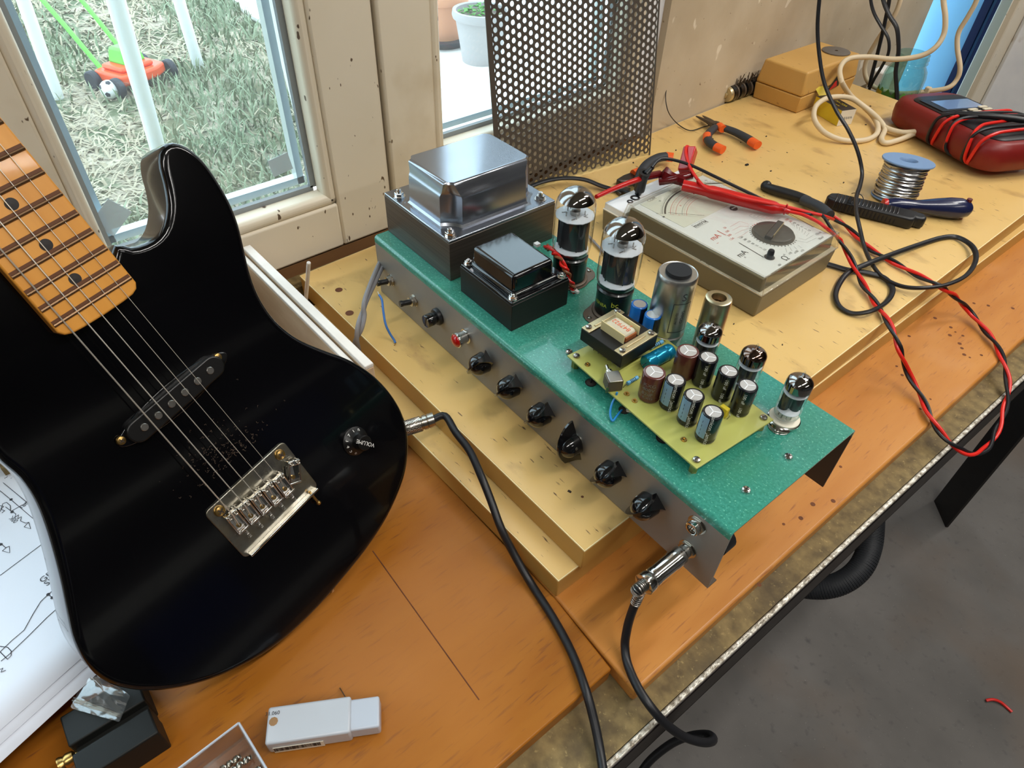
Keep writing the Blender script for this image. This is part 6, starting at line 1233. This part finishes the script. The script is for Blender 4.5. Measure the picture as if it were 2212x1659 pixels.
il([(0, 1105), (6, 1088), (14, 1085), (22, 1092), (23, 1104)]); il([(0, 1092), (8, 1094), (2, 1100), (10, 1103), (4, 1108)])
il([(124, 1266), (104, 1284), (88, 1299), (72, 1325), (52, 1361), (26, 1383), (0, 1408)]); il([(130, 1308), (100, 1335), (60, 1375), (20, 1413), (2, 1428)]); dot(104, 1284); dot(113, 1291); dot(123, 1299); il([(113, 1291), (104, 1284)]); il([(123, 1299), (130, 1307)]); il([(126, 1286), (118, 1288)]); il([(118, 1284), (117, 1290), (123, 1290)])
il([(0, 1396), (6, 1397), (16, 1398), (24, 1406), (24, 1416), (16, 1424), (8, 1416), (0, 1408)]); il([(0, 1446), (6, 1443), (2, 1452), (12, 1448)])
il([(88, 1120), (80, 1128), (78, 1140), (84, 1152), (92, 1159), (101, 1161)], .0002)
for s, x, y, sz in (('GRO', 108, 1240, .0072), ('SW', 112, 1252, .0072), ('100K', 32, 1124, .0055), ('180', 52, 1092, .0050), ('56R', 18, 1034, .0050)):
    P = onp(x, y); ddd = (onp(x + 20, y - 16) - P) if s in ('GRO', 'SW', '180') else (P - onp(x + 18, y + 14)); ink.text(s, sz, T(P.x, P.y, P.z + .0002) @ RZ(math.degrees(math.atan2(ddd.y, ddd.x))))
ink.build('circuit_drawing', 'ink', sheet, smooth=False)
# plastic bag
q = [W(x, y, .033) for x, y in ((150, 1528), (256, 1558), (280, 1500), (190, 1440))]; b = MB(); nx = 14; random.seed(6)
vs = []
for i in range(nx + 1):
    for j in range(nx + 1):
        p = q[0].lerp(q[1], i / nx).lerp(q[3].lerp(q[2], i / nx), j / nx); bulge = math.sin(math.pi * min(1, max(0, (j / nx - .25) / .75))) * math.sin(math.pi * i / nx); vs.append((p.x, p.y, .0318 + .005 * bulge + random.uniform(-.0005, .0005)))
fs = [(i * (nx + 1) + j, (i + 1) * (nx + 1) + j, (i + 1) * (nx + 1) + j + 1, i * (nx + 1) + j + 1) for i in range(nx) for j in range(nx)]
bg = thing('plastic_bag', 'small clear zip bag lying on the black metal block under the guitar rim', 'bag'); MB().add(vs, fs).build('bag_film', 'bag_clear', bg, sub=1)
b = MB()
for t in (.16, .22): b.tube([V3((q[0].lerp(q[3], t)).lerp(q[1].lerp(q[2], t), s).to_tuple()) + V3((0, 0, .0005)) for s in (0, .5, 1)], .0006, 5, 0, 0)
b.build('zip_seal', 'plastic_clear', bg)
# black metal block with a brass nut
vb = thing('black_metal_block', 'scuffed black metal block with a groove and a brass screw, below the guitar', 'block')
c1_, c2_, c3_ = W(343, 1582, .028), W(160, 1700, .028), W(325, 1495, .028); d = (c2_ - c1_); d.z = 0; d.normalize(); MV_ = Matrix((d, V3((-d.y, d.x, 0)), V3((0, 0, 1)))).transposed().to_4x4(); MV_.translation = V3((c1_.x, c1_.y, .0004)); yv = (MV_.inverted() @ c3_).y; sgn = 1 if yv > 0 else -1
wv2 = .072
b = MB(); prf = [(0, 0), (.030, 0), (.034, -.004), (.038, -.004), (.042, 0), (wv2, 0)]
out = []
def blk(b, x0, x1, ya, yb, z0, z1): b.box(((x0 + x1) / 2, sgn * (ya + yb) / 2, (z0 + z1) / 2), (x1 - x0, abs(yb - ya), z1 - z0), MV_)
I_ = MV_.inverted(); wv2 = abs((I_ @ c3_).y); g_ = abs((I_ @ W(297, 1533, .028)).y); La = (I_ @ W(158, 1645, .028)).x; Lb = (I_ @ W(143, 1598, .028)).x; b = MB(); blk(b, 0, La, 0, g_ - .003, 0, .028); b.build('front_jaw', 'box_black', vb, bevel=.0012); b = MB(); blk(b, 0, Lb, g_ + .003, wv2 + .02, 0, .028); b.build('rear_jaw', 'box_black', vb, bevel=.0012); b = MB(); blk(b, .001, min(La, Lb) - .002, g_ - .004, g_ + .004, .001, .021); b.build('base_web', 'box_black', vb)
p = MV_ @ V3((min(La, Lb) - .003, sgn * (g_ + .002), .016)); F = frame(p, MV_.to_3x3() @ V3((1, 0, 0))); MB().lathe([(.0022, -.004), (.0022, .003), (.0042, .0045), (.0050, .008), (.0042, .0100), (.0052, .012), (.0052, .0132), (.0030, .0135)], F, 24).build('brass_screw', 'brass', vb)
# frosted case with a label
fc = thing('frosted_case', 'frosted white sliding plastic case with a barcode label, at the bottom of the view', 'case')
q0, q1 = W(583, 1628, .0), W(826, 1592, .0); d = (q1 - q0); L = d.length; d.normalize(); MF = Matrix((d, V3((-d.y, d.x, 0)), V3((0, 0, 1)))).transposed().to_4x4(); MF.translation = V3((q0.x, q0.y, .0004)); wf = .0245
MB().box((L * .37, wf / 2, .0085), (L * .74, wf, .0165), MF).build('outer_sleeve', 'case_frost', fc, bevel=.0018, seg=3); MB().box((L * .84, wf / 2, .0078), (L * .31, wf - .0035, .0135), MF).build('inner_tray', 'case_frost2', fc, bevel=.0016, seg=3)
b = MB(); b.box((L * .27, -.0003, .0050), (L * .44, .0004, .0085), MF, 0)
for k in range(44): b.box((L * .06 + k * L * .0092, -.0006, .0062), (L * .0092 * random.choice((.3, .5, .7)), .0003, .0050), MF, 1)
b.build('barcode_label', ['tube_box_white', 'print_black'], fc, smooth=False)
b = MB(); b.text('31.060', .0036, MF @ T(L * .045, wf * .80, .01695)); b.build('case_print', 'print_black', fc, smooth=False)
b = MB(); b.lathe([(.0030, .0001), (.0001, .0004)], MF @ T(L * .06, wf * .58, .0168), 9, caps=False); b.build('glue_smudge', 'dust_brown', fc)
ndl = thing('fine_drill', 'very thin steel drill bit leaning against the frosted case', 'drill bit'); a, c = W(734, 1486, .0012), W(765, 1537, .010); MB().tube([a, c], .00045, 6, 0, 0).build('shank', 'steel', ndl)
# open clear box with drill bits
cb = thing('drill_box', 'small open clear plastic box holding twist drills, cut by the lower picture edge', 'box')
p0 = W(516, 1562, .022); d = (W(400, 1650, .022) - p0); d.normalize(); MCb = Matrix((d, V3((-d.y, d.x, 0)), V3((0, 0, 1)))).transposed().to_4x4(); MCb.translation = V3((p0.x, p0.y, .0004)); qq = MCb.inverted() @ W(590, 1659, .022); sg = 1 if qq.y > 0 else -1
b = MB(); Lc, Wc_, Hc_ = .095, .052, .022
for x0, x1, ya, yb, z0, z1 in ((0, Lc, 0, .0014, 0, Hc_), (0, Lc, Wc_ - .0014, Wc_, 0, Hc_), (0, .0014, 0, Wc_, 0, Hc_), (Lc - .0014, Lc, 0, Wc_, 0, Hc_), (0, Lc, 0, Wc_, 0, .0014)): b.box(((x0 + x1) / 2, sg * (ya + yb) / 2, (z0 + z1) / 2), (x1 - x0, yb - ya, z1 - z0), MCb)
b.box((.052, sg * -.002, .015), (.010, .004, .008), MCb); b.build('tray', 'plastic_clear', cb)
b = MB()
cs = [(0, 0), (Lc, 0), (Lc, sg * Wc_), (0, sg * Wc_)]
for i in range(4): b.tube([MCb @ V3((cs[i][0], cs[i][1], Hc_)), MCb @ V3((cs[(i + 1) % 4][0], cs[(i + 1) % 4][1], Hc_))], .0008, 6, 0, 0)
b.build('rim', 'case_frost2', cb)
for k, (x, y, x2, y2) in enumerate(((520, 1632, 470, 1668), (543, 1634, 490, 1672), (566, 1656, 520, 1690))):
    a = W(x, y, .0055); c = W(x2, y2, .0045); L = (c - a).length; F = frame(a, c - a)
    b = MB(); nS = 26; vs = []; fs = []
    for i in range(nS + 1):
        z = L * i / nS; tw_ = i * .42
        for j in range(8): a_ = 2 * math.pi * j / 8; r_ = .0022 * (1 if j % 4 in (0, 1) else .62); vs.append((r_ * math.cos(a_ + tw_), r_ * math.sin(a_ + tw_), z))
    for i in range(nS):
        for j in range(8): fs.append((i * 8 + j, i * 8 + (j + 1) % 8, (i + 1) * 8 + (j + 1) % 8, (i + 1) * 8 + j))
    fs.append(tuple(reversed(range(8)))); b.add(vs, fs, F); tag(b.build('twist_drill', 'drill_steel'), ('steel twist drill in the clear box, leftmost of the three', 'steel twist drill in the middle of the clear box', 'steel twist drill in the clear box, nearest the frosted case')[k], 'drill bit', 'twist drills in the clear box')
# ================================================================== floor
tag(MB().tube(PW([(2130, 1513, zF + .004), (2145, 1511, zF + .007), (2160, 1516, zF + .006), (2172, 1525, zF + .004), (2186, 1538, zF + .004)]), .0028, 8).build('red_wire_scrap', 'red_wire'), 'short red wire scrap lying on the grey floor', 'wire')
b = MB(); hc_ = W(1770, 1170, -.56); pts = [hc_ + V3((.07 * math.cos(a) * 1.0, .085 * math.sin(a), -.03 * math.sin(a))) for a in [2 * math.pi * i / 40 for i in range(40)]]
hs = [W(1885, 1120, -.42), W(1880, 1175, -.44), W(1860, 1225, -.46), (W(1820, 1258, -.48)), W(1770, 1270, -.50), W(1720, 1262, -.52), W(1690, 1230, -.54)]; cm = catmull(hs, 10)
b.tube(cm, .017, 16, 0, 0)
for i in range(0, len(cm) - 1):
    for t in (0, .5): p = cm[i].lerp(cm[i + 1], t); b.lathe([(.0170, -.0016), (.0190, -.0008), (.0190, .0008), (.0170, .0016)], frame(p, cm[i + 1] - cm[i]), 18, caps=False)
tag(b.build('corrugated_hose', 'hose'), 'dark ribbed hose hanging under the bench edge', 'hose')
# fluorescent fittings on the ceiling; the last is added with its wall-brightening tube
for (lx, ly), lb_ in zip(((0.45, 0.75), (0.45, -0.75), (1.5, 0.9), (0.25, 2.05)), ('above the amplifier', 'above the guitar end of the bench', 'in the middle of the room', 'near the blue panel, added to brighten the white wall')):
    t = thing('ceiling_lamp', 'white fluorescent batten lamp ' + lb_, 'lamp', T(lx, ly, 1.66), 'ceiling lamps'); MB().box((0, 0, .035), (.09, 1.22, .07)).build('housing', 'white_plastic', t, bevel=.006)
